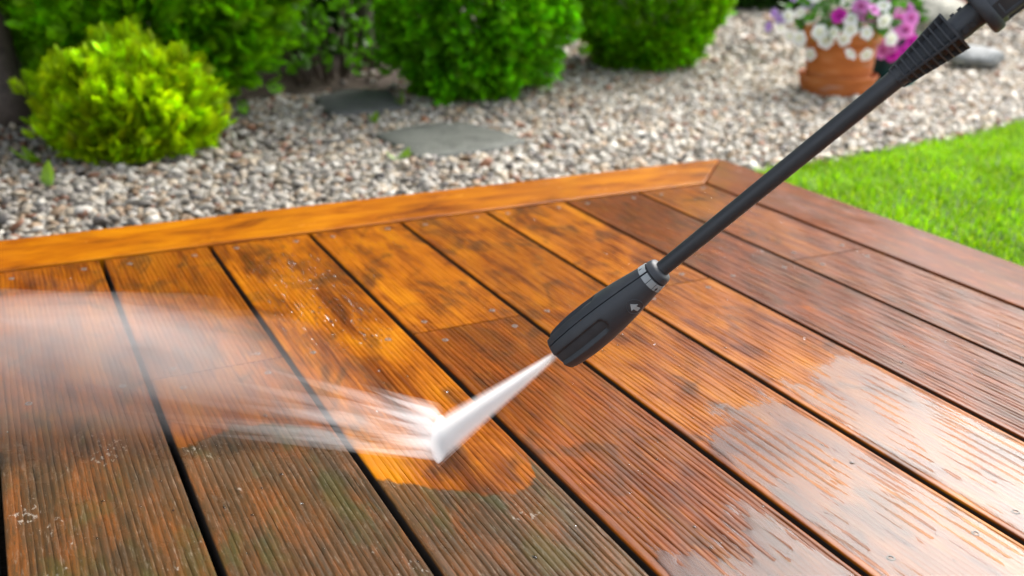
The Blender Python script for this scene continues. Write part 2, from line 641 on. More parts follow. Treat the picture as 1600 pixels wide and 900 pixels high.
def rot_mats(n, tilt=0.5):
    yaw = rng.uniform(0, 2 * PI, n)
    ax = rng.normal(0, tilt, (n, 2))
    cz, sz = np.cos(yaw), np.sin(yaw)
    Rz = np.zeros((n, 3, 3)); Rz[:, 0, 0] = cz; Rz[:, 0, 1] = -sz; Rz[:, 1, 0] = sz; Rz[:, 1, 1] = cz; Rz[:, 2, 2] = 1
    cx, sx = np.cos(ax[:, 0]), np.sin(ax[:, 0])
    Rx = np.zeros((n, 3, 3)); Rx[:, 0, 0] = 1; Rx[:, 1, 1] = cx; Rx[:, 1, 2] = -sx; Rx[:, 2, 1] = sx; Rx[:, 2, 2] = cx
    cy_, sy = np.cos(ax[:, 1]), np.sin(ax[:, 1])
    Ry = np.zeros((n, 3, 3)); Ry[:, 1, 1] = 1; Ry[:, 0, 0] = cy_; Ry[:, 0, 2] = sy; Ry[:, 2, 0] = -sy; Ry[:, 2, 2] = cy_
    return Rz @ Rx @ Ry


PALETTE = np.array([(0.60, 0.57, 0.52), (0.52, 0.49, 0.44), (0.62, 0.53, 0.41), (0.42, 0.39, 0.35), (0.46, 0.32, 0.20), (0.28, 0.26, 0.245), (0.13, 0.115, 0.105), (0.34, 0.15, 0.075), (0.86, 0.84, 0.79)])
PW = np.array([0.20, 0.14, 0.18, 0.11, 0.10, 0.08, 0.04, 0.05, 0.10])

STEP1 = [(-0.352, 0.845), (-0.20, 0.905), (-0.075, 0.87), (-0.03, 0.64), (-0.17, 0.575), (-0.345, 0.575)]
STEP2 = [(-0.345, 1.36), (-0.22, 1.45), (-0.10, 1.40), (-0.16, 1.13), (-0.30, 1.09), (-0.375, 1.13)]


def in_poly(x, y, poly):
    res = np.zeros(len(x), bool)
    n = len(poly)
    for i in range(n):
        x0, y0 = poly[i]
        x1, y1 = poly[(i + 1) % n]
        c = ((y0 > y) != (y1 > y)) & (x < (x1 - x0) * (y - y0) / (y1 - y0 + 1e-12) + x0)
        res ^= c
    return res


def pebble_field():
    # jittered grid of stones; spacing in metres
    out = []
    sp = 0.0098
    def grid(x0, x1, y0, y1, sp):
        gx, gy = np.meshgrid(np.arange(x0, x1, sp), np.arange(y0, y1, sp))
        gx = gx.ravel() + rng.uniform(-.48, .48, gx.size) * sp
        gy = gy.ravel() + rng.uniform(-.48, .48, gy.size) * sp
        return gx, gy
    ax_, ay_ = grid(-1.75, 2.3, 0.155, 1.45, sp)
    bx_, by_ = grid(0.3, 5.0, 1.45, 4.2, 0.024)
    cx_, cy_ = grid(2.3, 4.5, 0.4, 1.45, 0.022)
    dx_, dy_ = grid(-2.0, 0.3, 1.45, 2.6, 0.030)
    x = np.concatenate([ax_, bx_, cx_, dx_])
    y = np.concatenate([ay_, by_, cy_, dy_])
    size = np.concatenate([np.full(len(ax_), 1.0), np.full(len(bx_), 1.5), np.full(len(cx_), 1.4), np.full(len(dx_), 1.5)])
    keep = (y > lawn_edge(x) + rng.normal(0, 0.012, len(x))) | (x < 0.15)
    keep &= ~in_poly(x, y, [(p[0] * .92 + -0.19 * .08, p[1] * .92 + .72 * .08) for p in STEP1])
    keep &= ~in_poly(x, y, STEP2)
    # thin gravel over bare soil near the shrubs on the left
    thin = np.clip((y - 0.55) * 0.5, 0, 1) * (x < 0.25) * 0.55 + (x < -0.55) * np.clip((y - 0.35) * 0.5, 0, 0.35)
    nz = np.array([mnoise.noise((px * 5, py * 5, 1.0)) for px, py in zip(x, y)])
    keep &= rng.uniform(0, 1, len(x)) > thin + np.clip(nz * 0.5, -0.1, 0.35) * (x < 0.6)
    # view wedge only, with a wide margin
    dx, dy = x - CAM.x, y - CAM.y
    lat = dx * RIGHT.x + dy * RIGHT.y
    dep = dx * 0.4516 + dy * 0.8922
    keep &= np.abs(lat) < dep * 0.62 + 0.25
    keep &= ~((x < 0.45) & (y > 1.42) & (rng.uniform(0, 1, len(x)) < 0.85))
    x, y, size = x[keep], y[keep], size[keep]
    n = len(x)
    s = size * np.clip(rng.lognormal(math.log(0.0062), 0.38, n), 0.003, 0.014)
    near = np.hypot(x - CAM.x, y - CAM.y) < 2.3
    Vs, Fs, Cs = [], [], []
    off = 0
    for lod, sel in ((1, near), (0, ~near)):
        TV, TF = ico(lod)
        for k in range(6):
            tv = TV.copy()
            for i in range(len(tv)):
                tv[i] *= 1 + 0.42 * mnoise.noise(Vector(tv[i]) * 1.5 + Vector((k * 9.1, 0, 0)))
            idx = np.where(sel)[0][k::6]
            m = len(idx)
            if not m: continue
            sc = np.stack([s[idx] * rng.uniform(0.95, 1.45, m), s[idx] * rng.uniform(0.75, 1.05, m), s[idx] * rng.uniform(0.40, 0.70, m)], 1)
            P = tv[None] * sc[:, None, :]
            P = np.einsum('nij,nkj->nki', rot_mats(m, 0.45), P)
            P[:, :, 0] += x[idx, None]
            P[:, :, 1] += y[idx, None]
            P[:, :, 2] += (GZ - 0.016 + s[idx] * 0.5 + rng.uniform(0, 0.010, m))[:, None]
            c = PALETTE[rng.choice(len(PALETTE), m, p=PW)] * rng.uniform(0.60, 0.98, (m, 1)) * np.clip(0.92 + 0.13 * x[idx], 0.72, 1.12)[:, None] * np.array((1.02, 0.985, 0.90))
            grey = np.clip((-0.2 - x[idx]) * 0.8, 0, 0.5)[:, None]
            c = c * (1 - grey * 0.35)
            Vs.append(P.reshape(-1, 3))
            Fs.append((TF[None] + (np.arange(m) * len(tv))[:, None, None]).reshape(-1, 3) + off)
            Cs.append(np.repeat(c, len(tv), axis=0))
            off += m * len(tv)
    return np.concatenate(Vs), np.concatenate(Fs), np.concatenate(Cs)


def pebble_material():
    t = NT('pebbles')
    at = t.n('ShaderNodeAttribute', attribute_name='Col').outputs['Color']
    pos = t.n('ShaderNodeNewGeometry').outputs['Position']
    n = t.noise(pos, 260, 4, 0.65)
    c = t.mix(t.mapr(n, 0.35, 0.7, 0.0, 0.5), at, t.mix(1.0, at, (0.50, 0.45, 0.40), 'MULTIPLY'))
    p = t.pbsdf(Base_Color=c, Roughness=0.55)
    t.l(t.bump(n, 0.5, 0.0015), p.inputs['Normal'])
    return t.m


pv, pf, pc = pebble_field()
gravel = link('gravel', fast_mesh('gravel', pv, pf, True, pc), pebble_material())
tag(gravel, 'pale mixed river gravel spread around the shrubs and pots', None, kind='stuff')

# stepping stones
def stone_material(name, col):
    t = NT(name)
    pos = t.n('ShaderNodeNewGeometry').outputs['Position']
    n = t.noise(pos, 14, 6, 0.65, 0.5)
    n2 = t.noise(pos, 120, 4, 0.6)
    c = t.ramp(t.math('ADD', t.math('MULTIPLY', n, 0.6), t.math('MULTIPLY', n2, 0.4)),
               [(0.36, tuple(c * 0.45 for c in col)), (0.5, col), (0.72, tuple(c * 1.5 for c in col))])
    p = t.pbsdf(Base_Color=c, Roughness=0.7)
    t.l(t.bump(t.math('ADD', n, n2), 0.5, 0.006), p.inputs['Normal'])
    return t.m


def slab(name, poly, ztop, mat, label, group):
    cx = sum(p[0] for p in poly) / len(poly)
    cy_ = sum(p[1] for p in poly) / len(poly)
    # rounded, chipped outline
    out = []
    n = len(poly)
    for i in range(n):
        p0, p1 = np.array(poly[i]), np.array(poly[(i + 1) % n])
        for k in range(6):
            q = p0 + (p1 - p0) * (k / 6)
            q = q + (np.array((cx, cy_)) - q) * (0.05 if k == 0 else 0.01)
            q = q + 0.006 * np.array((mnoise.noise((q[0] * 30, q[1] * 30, 1)), mnoise.noise((q[0] * 30, q[1] * 30, 7))))
            out.append(q)
    def ring(s, z): return [(cx + (q[0] - cx) * s, cy_ + (q[1] - cy_) * s, z + 0.0025 * mnoise.noise((q[0] * 12 * s, q[1] * 12 * s, 3))) for q in out]
    m = MB()
    m.rings([ring(1.0, ztop - 0.04), ring(1.0, ztop - 0.008), ring(0.985, ztop - 0.002), ring(0.96, ztop), ring(0.7, ztop + 0.001), ring(0.35, ztop + 0.002), ring(0.08, ztop + 0.001)])
    o = m.build(name, mat, None, smooth=True)
    return tag(o, label, 'stepping stone', group)


M_slab = stone_material('slate_slab', (0.088, 0.092, 0.076))
slab('stepping_stone', STEP1, GZ + 0.004, M_slab, 'large flat grey-green stepping stone in the gravel nearest the deck', 'stepping stones')
slab('stepping_stone', STEP2, GZ + 0.004, stone_material('grey_slate', (0.095, 0.093, 0.085)), 'dark grey stepping stone farther back in front of the leafy ground plant', 'stepping stones')  # the farther slab has its own greyer slate colour


# ------------------------------------------------------------------ grass blades
def grass():
    A = []
    # dense near the visible wedge
    n = 190000
    x = rng.uniform(0.15, 2.9, n)
    y = rng.uniform(-1.9, 0.75, n)
    ok = (y < lawn_edge(x) + rng.normal(0, 0.008, n))
    dx, dy = x - CAM.x, y - CAM.y
    lat = dx * RIGHT.x + dy * RIGHT.y
    dep = dx * 0.4516 + dy * 0.8922
    ok &= (lat < dep * 0.66 + 0.2)
    x, y = x[ok], y[ok]
    n = len(x)
    h = rng.uniform(0.014, 0.032, n)
    wd = rng.uniform(0.0009, 0.0018, n)
    az = rng.uniform(0, 2 * PI, n)
    lean = rng.uniform(0.1, 0.9, n) * h
    fx, fy = np.cos(az), np.sin(az)
    sx, sy = -np.sin(az), np.cos(az)
    z0 = np.full(n, GZ - 0.016)
    def pt(t, side):
        return np.stack([x + fx * lean * t * t + sx * wd * side, y + fy * lean * t * t + sy * wd * side, z0 + h * (t - 0.22 * t * t)], 1)
    P = np.stack([pt(0, -1), pt(0, 1), pt(0.55, 0.9), pt(0.55, -0.9), pt(1, 0.15), pt(1, -0.15)], 1)
    b = (np.arange(n) * 6)[:, None]
    F = np.concatenate([b + np.array([[0, 1, 2, 3]]), b + np.array([[3, 2, 4, 5]])])
    base = np.array([(0.27, 0.50, 0.004), (0.36, 0.56, 0.005), (0.18, 0.39, 0.004), (0.42, 0.52, 0.03)])[rng.choice(4, n, p=[.4, .3, .22, .08])]
    c = base * rng.uniform(0.75, 1.25, (n, 1))
    pn = np.array([mnoise.noise((px * 7, py * 7, 5)) for px, py in zip(x[::1], y[::1])])
    c = c * (1 + 0.35 * pn[:, None])
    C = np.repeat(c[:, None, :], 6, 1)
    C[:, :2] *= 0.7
    return fast_mesh('grass', P.reshape(-1, 3), F, True, C.reshape(-1, 3))


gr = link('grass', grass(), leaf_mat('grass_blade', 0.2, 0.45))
tag(gr, 'short bright green lawn grass beside the deck', None, kind='stuff')


# ------------------------------------------------------------------ foliage
def thuja_spray():
    """flat feathery twig, unit length along +Z, in the XZ plane; returns quads (m,4,3) and tip factor (m,)"""
    Q, T = [], []
    def leaf(x, z, ang, ln, wd, t, yb=0.0):
        d = np.array((math.sin(ang), 0.0, math.cos(ang)))
        s = np.array((math.cos(ang), 0.0, -math.sin(ang)))
        o = np.array((x, yb, z))
        Q.append([o - s * wd * .35, o + d * ln * .5 + s * wd * .0 - s * wd + np.array((0, .03, 0)), o + d * ln, o + d * ln * .5 + s * wd + np.array((0, -.03, 0))])
        T.append(t)
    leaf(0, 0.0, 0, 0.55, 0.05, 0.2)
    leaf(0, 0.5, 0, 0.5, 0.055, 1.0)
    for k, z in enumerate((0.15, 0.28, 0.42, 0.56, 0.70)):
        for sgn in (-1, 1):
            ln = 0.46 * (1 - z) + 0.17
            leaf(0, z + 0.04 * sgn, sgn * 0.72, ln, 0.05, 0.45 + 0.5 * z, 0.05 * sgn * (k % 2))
    return np.array(Q), np.array(T)


def broad_leaf():
    """folded oval leaf, unit length along +Z"""
    Q, T = [], []
    prof = [(0, 0.03), (0.25, 0.26), (0.55, 0.30), (0.82, 0.17), (1.0, 0.01)]
    for (z0, w0), (z1, w1) in zip(prof[:-1], prof[1:]):
        b0, b1 = 0.25 * z0 * z0, 0.25 * z1 * z1
        for s in (-1, 1):
            q = [(0, b0, z0), (s * w0, b0 - 0.10 * w0 / .3, z0), (s * w1, b1 - 0.10 * w1 / .3, z1), (0, b1, z1)]
            Q.append(q if s > 0 else q[::-1])
            T.append(0.4 + 0.6 * z1)
    return np.array(Q, float), np.array(T)


def small_leaf():
    Q = [[(0, 0, 0), (0.26, 0.05, 0.5), (0, 0.12, 1.0), (-0.26, 0.05, 0.5)]]
    return np.array(Q, float), np.array([1.0])


def frames(dirs, flat=None):
    n = len(dirs)
    z = dirs / np.linalg.norm(dirs, axis=1)[:, None]
    r = rng.normal(0, 1, (n, 3))
    if flat is not None: r = r * (1 - flat) + np.array((0, 0, 1.0)) * flat * 2
    x = np.cross(r, z)
    x /= np.linalg.norm(x, axis=1)[:, None] + 1e-9
    y = np.cross(z, x)
    return x, y, z


def foliage_mesh(name, pts, dirs, size, templ, col_in, col_tip, vary=0.25, flat=None, hue=None):
    Q, T = templ
    m = len(Q)
    x, y, z = frames(dirs, flat)
    q = Q.reshape(-1, 3)
    P = pts[:, None] + size[:, None, None] * (q[None, :, 0, None] * x[:, None] + q[None, :, 1, None] * y[:, None] + q[None, :, 2, None] * z[:, None])
    n = len(pts)
    F = np.arange(n * m * 4).reshape(-1, 4)
    tip = np.repeat(T, 4)[None, :, None]
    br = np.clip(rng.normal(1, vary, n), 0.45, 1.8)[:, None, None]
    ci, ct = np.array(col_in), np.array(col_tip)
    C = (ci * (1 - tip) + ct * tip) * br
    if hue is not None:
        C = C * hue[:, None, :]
    return fast_mesh(name, P.reshape(-1, 3), F, False, C.reshape(-1, 3))


def blob_points(c, rx, ry, rz, n, inner=0.55, lump=0.12, zmin=None, seed=0.0, lf=2.4):
    d = rng.normal(0, 1, (n, 3))
    d /= np.linalg.norm(d, axis=1)[:, None]
    lu = np.array([mnoise.noise(Vector(v) * lf + Vector((seed, 0, 0))) for v in d])
    r = (inner + (1 - inner) * rng.uniform(0, 1, n) ** 0.45) * (1 + lump * lu)
    r = np.where(rng.uniform(0, 1, n) < 0.07, r * rng.uniform(1.0, 1.14, n), r)
    p = np.array(c) + d * r[:, None] * np.array((rx, ry, rz))
    if zmin is not None:
        k = p[:, 2] > zmin
        p, d = p[k], d[k]
    nd = d / np.array((rx, ry, rz))
    nd /= np.linalg.norm(nd, axis=1)[:, None]
    return p, nd


M_leaf = leaf_mat('evergreen_foliage', 0.2, 0.52)
M_leaf_soft = leaf_mat('soft_foliage', 0.4, 0.40)
M_bark = stone_material('bark', (0.10, 0.072, 0.055))
M_stem = plain('woody_stem', (0.06, 0.04, 0.025), 0.8)


def tapered_tube(m, pts, radii, n=8):
    R = []
    for i, p in enumerate(pts):
        p = Vector(p)
        d = (Vector(pts[min(i + 1, len(pts) - 1)]) - Vector(pts[max(i - 1, 0)])).normalized()
        u = d.orthogonal().normalized() if abs(d.z) < 0.95 else Vector((1, 0, 0))
        u = (u - d * u.dot(d)).normalized()
        v = d.cross(u)
        R.append([tuple(p + radii[i] * (1 + 0.0 * j) * (math.cos(2 * PI * j / n) * u + math.sin(2 * PI * j / n) * v)) for j in range(n)])
    m.rings(R)


def shrub(label, base, rx, ry, h, n, size, cin, ctip, up=0.6, inner=0.5, lump=0.14, group=None, templ=None, seed=0.0, vary=0.25, name='evergreen_shrub', cat='shrub', sink=0.06, lf=2.4):
    root = empty(name, (base[0], base[1], GZ - 0.01))
    tag(root, label, cat, group)
    rz = h * 0.5 + sink * 0.5
    c = (0, 0, h * 0.5 - sink * 0.5)
    p, d = blob_points(c, rx, ry, rz, n, inner, lump, 0.0, seed, lf)
    d2 = d + np.array((0, 0, up)) + rng.normal(0, 0.35, d.shape)
    sz = size * rng.uniform(0.7, 1.3, len(p))
    p = p - d2 / np.linalg.norm(d2, axis=1)[:, None] * sz[:, None] * 0.5
    p[:, 2] = np.maximum(p[:, 2], 0.004)
    hue = rng.uniform(0.86, 1.14, (len(p), 3))
    cl = np.array([mnoise.noise(Vector(q) * 9 + Vector((seed, 3, 0))) for q in p])
    hue *= (1 + 0.30 * cl)[:, None]
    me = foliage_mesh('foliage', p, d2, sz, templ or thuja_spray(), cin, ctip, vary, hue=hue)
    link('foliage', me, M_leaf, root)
    m = MB()
    for k in range(5):
        a_ = 2 * PI * k / 5 + seed
        e_ = (0.55 * rx * math.cos(a_), 0.55 * ry * math.sin(a_), h * 0.62)
        tapered_tube(m, [(0.01 * math.cos(a_), 0.01 * math.sin(a_), -0.02), (e_[0] * .35, e_[1] * .35, h * .25), e_], [0.012, 0.009, 0.003], 6)
    m.build('stem', M_stem, root, smooth=True)
    return root


TS = thuja_spray()
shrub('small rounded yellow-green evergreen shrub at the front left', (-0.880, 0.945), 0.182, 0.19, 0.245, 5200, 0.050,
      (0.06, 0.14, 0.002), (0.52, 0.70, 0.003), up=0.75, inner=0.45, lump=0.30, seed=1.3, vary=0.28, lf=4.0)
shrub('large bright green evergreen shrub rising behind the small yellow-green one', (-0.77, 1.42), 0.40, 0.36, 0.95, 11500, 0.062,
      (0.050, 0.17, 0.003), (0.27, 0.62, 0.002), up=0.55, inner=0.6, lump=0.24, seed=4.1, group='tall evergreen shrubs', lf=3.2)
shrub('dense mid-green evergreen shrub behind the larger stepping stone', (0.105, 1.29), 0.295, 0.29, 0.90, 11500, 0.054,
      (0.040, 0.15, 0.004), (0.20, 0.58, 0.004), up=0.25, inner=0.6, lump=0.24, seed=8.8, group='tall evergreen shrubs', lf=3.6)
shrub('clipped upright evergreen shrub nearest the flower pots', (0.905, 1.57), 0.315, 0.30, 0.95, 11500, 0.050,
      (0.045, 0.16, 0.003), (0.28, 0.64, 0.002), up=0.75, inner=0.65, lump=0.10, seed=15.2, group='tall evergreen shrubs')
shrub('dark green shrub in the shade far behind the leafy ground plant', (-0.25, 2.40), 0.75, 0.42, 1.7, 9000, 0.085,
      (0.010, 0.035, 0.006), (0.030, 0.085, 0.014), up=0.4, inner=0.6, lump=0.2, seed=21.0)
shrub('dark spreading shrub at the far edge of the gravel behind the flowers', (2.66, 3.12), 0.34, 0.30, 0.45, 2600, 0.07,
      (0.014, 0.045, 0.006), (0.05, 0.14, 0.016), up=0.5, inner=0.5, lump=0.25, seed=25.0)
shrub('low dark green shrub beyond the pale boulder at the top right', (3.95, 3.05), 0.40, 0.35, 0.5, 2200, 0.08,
      (0.014, 0.040, 0.006), (0.04, 0.11, 0.014), up=0.4, inner=0.5, lump=0.25, seed=31.0)


def tree(label, base, r, lean, hgt, crown_r, n, cin, ctip, group, seed):
    root = empty('tree', (base[0], base[1], GZ - 0.02))
    tag(root, label, 'tree', group)
    m = MB()
    top = Vector((lean[0], lean[1], hgt))
    pts = [(0, 0, 0), (lean[0] * .05, lean[1] * .05, 0.06), tuple(top * 0.35), tuple(top * 0.7), tuple(top)]
    N = 18
    R = []
    zz = np.linspace(0, 1, 26)
    for q in zz:
        c = top * q
        rr = r * (1.0 - 0.55 * q) * (1 + 0.55 * math.exp(-q * hgt / 0.05))
        R.append([(c.x + rr * (1 + 0.10 * mnoise.noise((math.cos(2 * PI * j / N) * 2.2, math.sin(2 * PI * j / N) * 2.2, q * hgt * 2 + seed))) * math.cos(2 * PI * j / N),
                   c.y + rr * (1 + 0.10 * mnoise.noise((math.cos(2 * PI * j / N) * 2.2, math.sin(2 * PI * j / N) * 2.2, q * hgt * 2 + seed))) * math.sin(2 * PI * j / N), c.z) for j in range(N)])
    m.rings(R)
    for k in range(7):
        a_ = k * 2.4 + seed
        s_ = top * (0.62 + 0.05 * k)
        e_ = s_ + Vector((math.cos(a_), math.sin(a_), 0.55)) * crown_r * 0.75
        mid = (s_ + e_) / 2 + Vector((0, 0, 0.05))
        tapered_tube(m, [tuple(s_), tuple(mid), tuple(e_)], [r * .34, r * .22, r * .06], 6)
    m.build('trunk', M_bark, root, smooth=True)
    p, d = blob_points((top.x, top.y, hgt * 0.98), crown_r, crown_r, crown_r * 0.75, n, 0.25, 0.3, None, seed)
    d2 = d + rng.normal(0, 0.6, d.shape)
    me = foliage_mesh('crown', p, d2, rng.uniform(0.05, 0.09, len(p)), broad_leaf(), cin, ctip, 0.25)
    link('crown', me, M_leaf_soft, root)
    return root


tree('grey-brown tree trunk at the left edge of the picture', (-1.135, 1.36), 0.062, (-0.12, 0.1), 2.4, 0.75, 1600, (0.02, 0.05, 0.008), (0.06, 0.13, 0.015), 'garden trees', 3.0)
tree('thin brown tree trunk in the dark gap between the green shrubs', (0.03, 1.98), 0.030, (0.02, 0.25), 2.3, 0.75, 1600, (0.02, 0.05, 0.008), (0.05, 0.11, 0.015), 'garden trees', 9.0)

# unseen conifer mass added beyond the frame to darken reflections in the wet boards
hp, hd_ = [], []
for k, (hx, hy, hh) in enumerate(((-6.5, 2.2, 4.6), (-5.2, 3.6, 4.8), (-3.7, 4.8, 5.0), (-2.0, 5.5, 5.2), (-0.4, 5.8, 5.0), (1.2, 6.2, 4.8), (2.8, 6.6, 4.2), (4.3, 6.6, 3.2), (5.9, 5.9, 2.5), (7.4, 4.6, 2.4), (8.4, 2.9, 2.5))):
    a_, b_ = blob_points((hx, hy, hh * 0.48), 1.15, 1.15, hh * 0.52, 3400, 0.55, 0.15, 0.0, 40.0 + k)
    hp.append(a_)
    hd_.append(b_)
hp, hd_ = np.concatenate(hp), np.concatenate(hd_)
reflection_hedge = link('reflection_hedge', foliage_mesh('reflection_hedge', hp, hd_ + np.array((0, 0, 0.7)) + rng.normal(0, .3, hd_.shape), rng.uniform(0.24, 0.40, len(hp)), TS,
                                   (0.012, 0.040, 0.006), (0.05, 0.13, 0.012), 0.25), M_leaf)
tag(reflection_hedge, 'unseen tall conifer mass added to dim reflections on the deck', None, kind='stuff')

# leafy ground plant in the gap
root = empty('ground_plant', (-0.15, 1.75, GZ - 0.01))
tag(root, 'loose dark ground plant with broad leaves behind the darker stepping stone', 'plant')
p = np.stack([rng.uniform(-0.30, 0.20, 330), rng.uniform(-0.22, 0.25, 330), rng.uniform(0.02, 0.30, 330)], 1)
d = np.stack([rng.normal(0, 0.7, 330) - 0.1, rng.normal(-0.5, 0.5, 330), rng.uniform(0.0, 0.8, 330)], 1)
link('foliage', foliage_mesh('foliage', p, d, rng.uniform(0.03, 0.062, 330), broad_leaf(), (0.035, 0.10, 0.008), (0.11, 0.31, 0.010), 0.35, flat=0.6), M_leaf_soft, root)
m = MB()
for k in range(0, 330, 8):
    q = p[k]
    tapered_tube(m, [(q[0] * .5, q[1] * .5, -0.01), (q[0] * .8, q[1] * .8, q[2] * .6), tuple(q)], [0.003, 0.0022, 0.0012], 5)
m.build('stem', M_stem, root, smooth=True)


def weed(label, base, specs, group='small weeds in the gravel'):
    """specs: list of (azimuth, elevation, length)"""
    r_ = empty('weed', (base[0], base[1], GZ - 0.004))
    tag(r_, label, 'weed', group)
    for az, el, ln in specs:
        dr = np.array([[math.cos(el) * math.cos(az), math.cos(el) * math.sin(az), math.sin(el)]])
        me = foliage_mesh('leaf', np.array([[0, 0, 0.003]]), dr, np.array([ln]), broad_leaf(), (0.06, 0.16, 0.01), (0.20, 0.34, 0.015), 0.1, flat=0.8)
        link('leaf', me, M_leaf_soft, r_)


weed('single upright weed leaf standing in the gravel below the yellow-green shrub', (-1.075, 0.655), [(1.9, 1.15, 0.048), (2.6, 0.5, 0.03)])
weed('weed with long flat leaves at the lower left of the yellow-green shrub', (-1.08, 0.86), [(3.3, 0.35, 0.07), (4.2, 0.3, 0.05), (2.6, 0.5, 0.05)])
weed('tiny sprout between the two stepping stones', (-0.30, 0.98), [(0.6, 1.0, 0.03), (3.4, 0.9, 0.025), (5.0, 0.7, 0.02)])
weed('small sprout beside the foot of the dense mid-green shrub', (-0.155, 1.175), [(0.6, 1.1, 0.04), (3.0, 0.9, 0.03), (4.8, 0.8, 0.028)])
weed('low sprout at the near left corner of the larger stepping stone', (-0.38, 0.60), [(0.3, 0.3, 0.04), (5.6, 0.25, 0.04), (3.0, 0.4, 0.03)])

# ------------------------------------------------------------------ pots and flowers
def terracotta():
    t = NT('terracotta')
    tc = t.n('ShaderNodeTexCoord').outputs['Object']
    n = t.noise(t.scaled(tc, (9, 9, 30)), 1.0, 5, 0.6)
    n2 = t.noise(tc, 120, 3)
    c = t.ramp(n, [(0.3, (0.38, 0.095, 0.016)), (0.55, (0.54, 0.155, 0.030)), (0.72, (0.60, 0.25, 0.09))])
    lime = t.mapr(t.noise(t.scaled(tc, (8, 8, 50), (2, 5, 1)), 1.0, 4), 0.58, 0.72, 0, 0.45)
    c = t.mix(lime, c, (0.60, 0.48, 0.40))
    p = t.pbsdf(Base_Color=c, Roughness=0.75)
    t.l(t.bump(n2, 0.3, 0.001), p.inputs['Normal'])
    return t.m


def lathe(m, prof, n=40):
    R = [[(r * math.cos(2 * PI * i / n), r * math.sin(2 * PI * i / n), z) for i in range(n)] for r, z in prof]
    m.rings(R)


M_terra = terracotta()
M_teal = plain('dark_teal_plastic', (0.012, 0.055, 0.055), 0.35, 0.2, 20)
M_teal2 = plain('turquoise_plastic', (0.02, 0.22, 0.20), 0.35, 0.2, 20)
PX, PY = 1.165, 0.905
m = MB()
lathe(m, [(0.001, 0.0), (0.100, 0.0), (0.106, 0.004), (0.117, 0.050), (0.119, 0.056), (0.116, 0.058), (0.111, 0.055), (0.103, 0.012), (0.001, 0.010)])
sau = m.build('plant_saucer', M_terra, None, autosmooth=40)
sau.location = (PX, PY, GZ - 0.006)
tag(sau, 'deep terracotta saucer under the terracotta pot on the gravel', 'saucer')
root = empty('flower_pot', (PX, PY, GZ + 0.005))
tag(root, 'round terracotta flower pot holding white flowers', 'pot')
m = MB()
lathe(m, [(0.001, 0.0), (0.088, 0.0), (0.092, 0.005), (0.097, 0.05), (0.104, 0.135), (0.1045, 0.138), (0.098, 0.138), (0.001, 0.136)])
m.build('pot_body', M_terra, root, autosmooth=40)
m = MB()
lathe(m, [(0.1045, 0.1385), (0.112, 0.140), (0.1155, 0.144), (0.1175, 0.178), (0.115, 0.182), (0.107, 0.181), (0.100, 0.139)], 40)
m.build('pot_rim', M_terra, root, autosmooth=40)
m = MB()
lathe(m, [(0.001, 0.139), (0.099, 0.139), (0.101, 0.166), (0.06, 0.172), (0.001, 0.170)])
m.build('soil', M_soil, root, smooth=True)


def petal_mat(name, outer, inner, trans=0.35):
    t = NT(name)
    tc = t.n('ShaderNodeTexCoord').outputs['Object']
    ln = t.n('ShaderNodeVectorMath', operation='LENGTH')
    t.l(tc, ln.inputs[0])
    c = t.ramp(t.math('ADD', t.mapr(ln.outputs['Value'], 0.0, 0.024), t.math('MULTIPLY', t.math('SUBTRACT', t.noise(tc, 200, 3), 0.5), 0.15)),
               [(0.12, inner), (0.42, tuple((a_ + b_) / 2 for a_, b_ in zip(outer, inner))), (0.6, outer)])
    p = t.pbsdf(Base_Color=c, Roughness=0.6)
    tr = t.n('ShaderNodeBsdfTranslucent')
    t.l(c, tr.inputs['Color'])
    mx = t.n('ShaderNodeMixShader')
    mx.inputs[0].default_value = trans
    t.l(p.outputs[0], mx.inputs[1])
    t.l(tr.outputs[0], mx.inputs[2])
    t.l(mx.outputs[0], t.out.inputs['Surface'])
    return t.m


def flower_mesh(name, R, mat, seed):
    n = 30
    V, F = [], []
    for i, (rr, zz) in enumerate([(0.10, -0.55), (0.16, -0.12), (0.45, 0.06), (0.8, 0.10), (1.0, 0.03)]):
        for j in range(n):
            a_ = 2 * PI * j / n
            lob = 1 - (0.16 * rr * rr) * abs(math.cos(2.5 * a_)) ** 6
            ruf = 0.05 * rr * math.sin(10 * a_ + seed) + 0.05 * rr * rr * math.cos(5 * a_)
            V.append((R * rr * lob * math.cos(a_), R * rr * lob * math.sin(a_), R * (zz + ruf)))
    for i in range(4):
        for j in range(n):
            k = (j + 1) % n
            F.append((i * n + j, i * n + k, (i + 1) * n + k, (i + 1) * n + j))
    F.append(tuple(reversed(range(n))))
    me = fast_mesh(name, V, F, True)
    me.materials.append(mat)
    return me


FL = {
    'white': flower_mesh('flower', 0.025, petal_mat('white_petal', (0.90, 0.90, 0.88), (0.72, 0.74, 0.50)), 0),
    'pink': flower_mesh('flower', 0.029, petal_mat('pink_petal', (0.80, 0.26, 0.68), (0.40, 0.01, 0.18)), 1),
    'magenta': flower_mesh('flower', 0.025, petal_mat('magenta_petal', (0.66, 0.02, 0.46), (0.30, 0.0, 0.20)), 2),
    'violet': flower_mesh('flower', 0.022, petal_mat('violet_petal', (0.42, 0.28, 0.60), (0.26, 0.10, 0.40)), 3),
}
TO_CAM = np.array((-0.70, -0.70, 0.10))


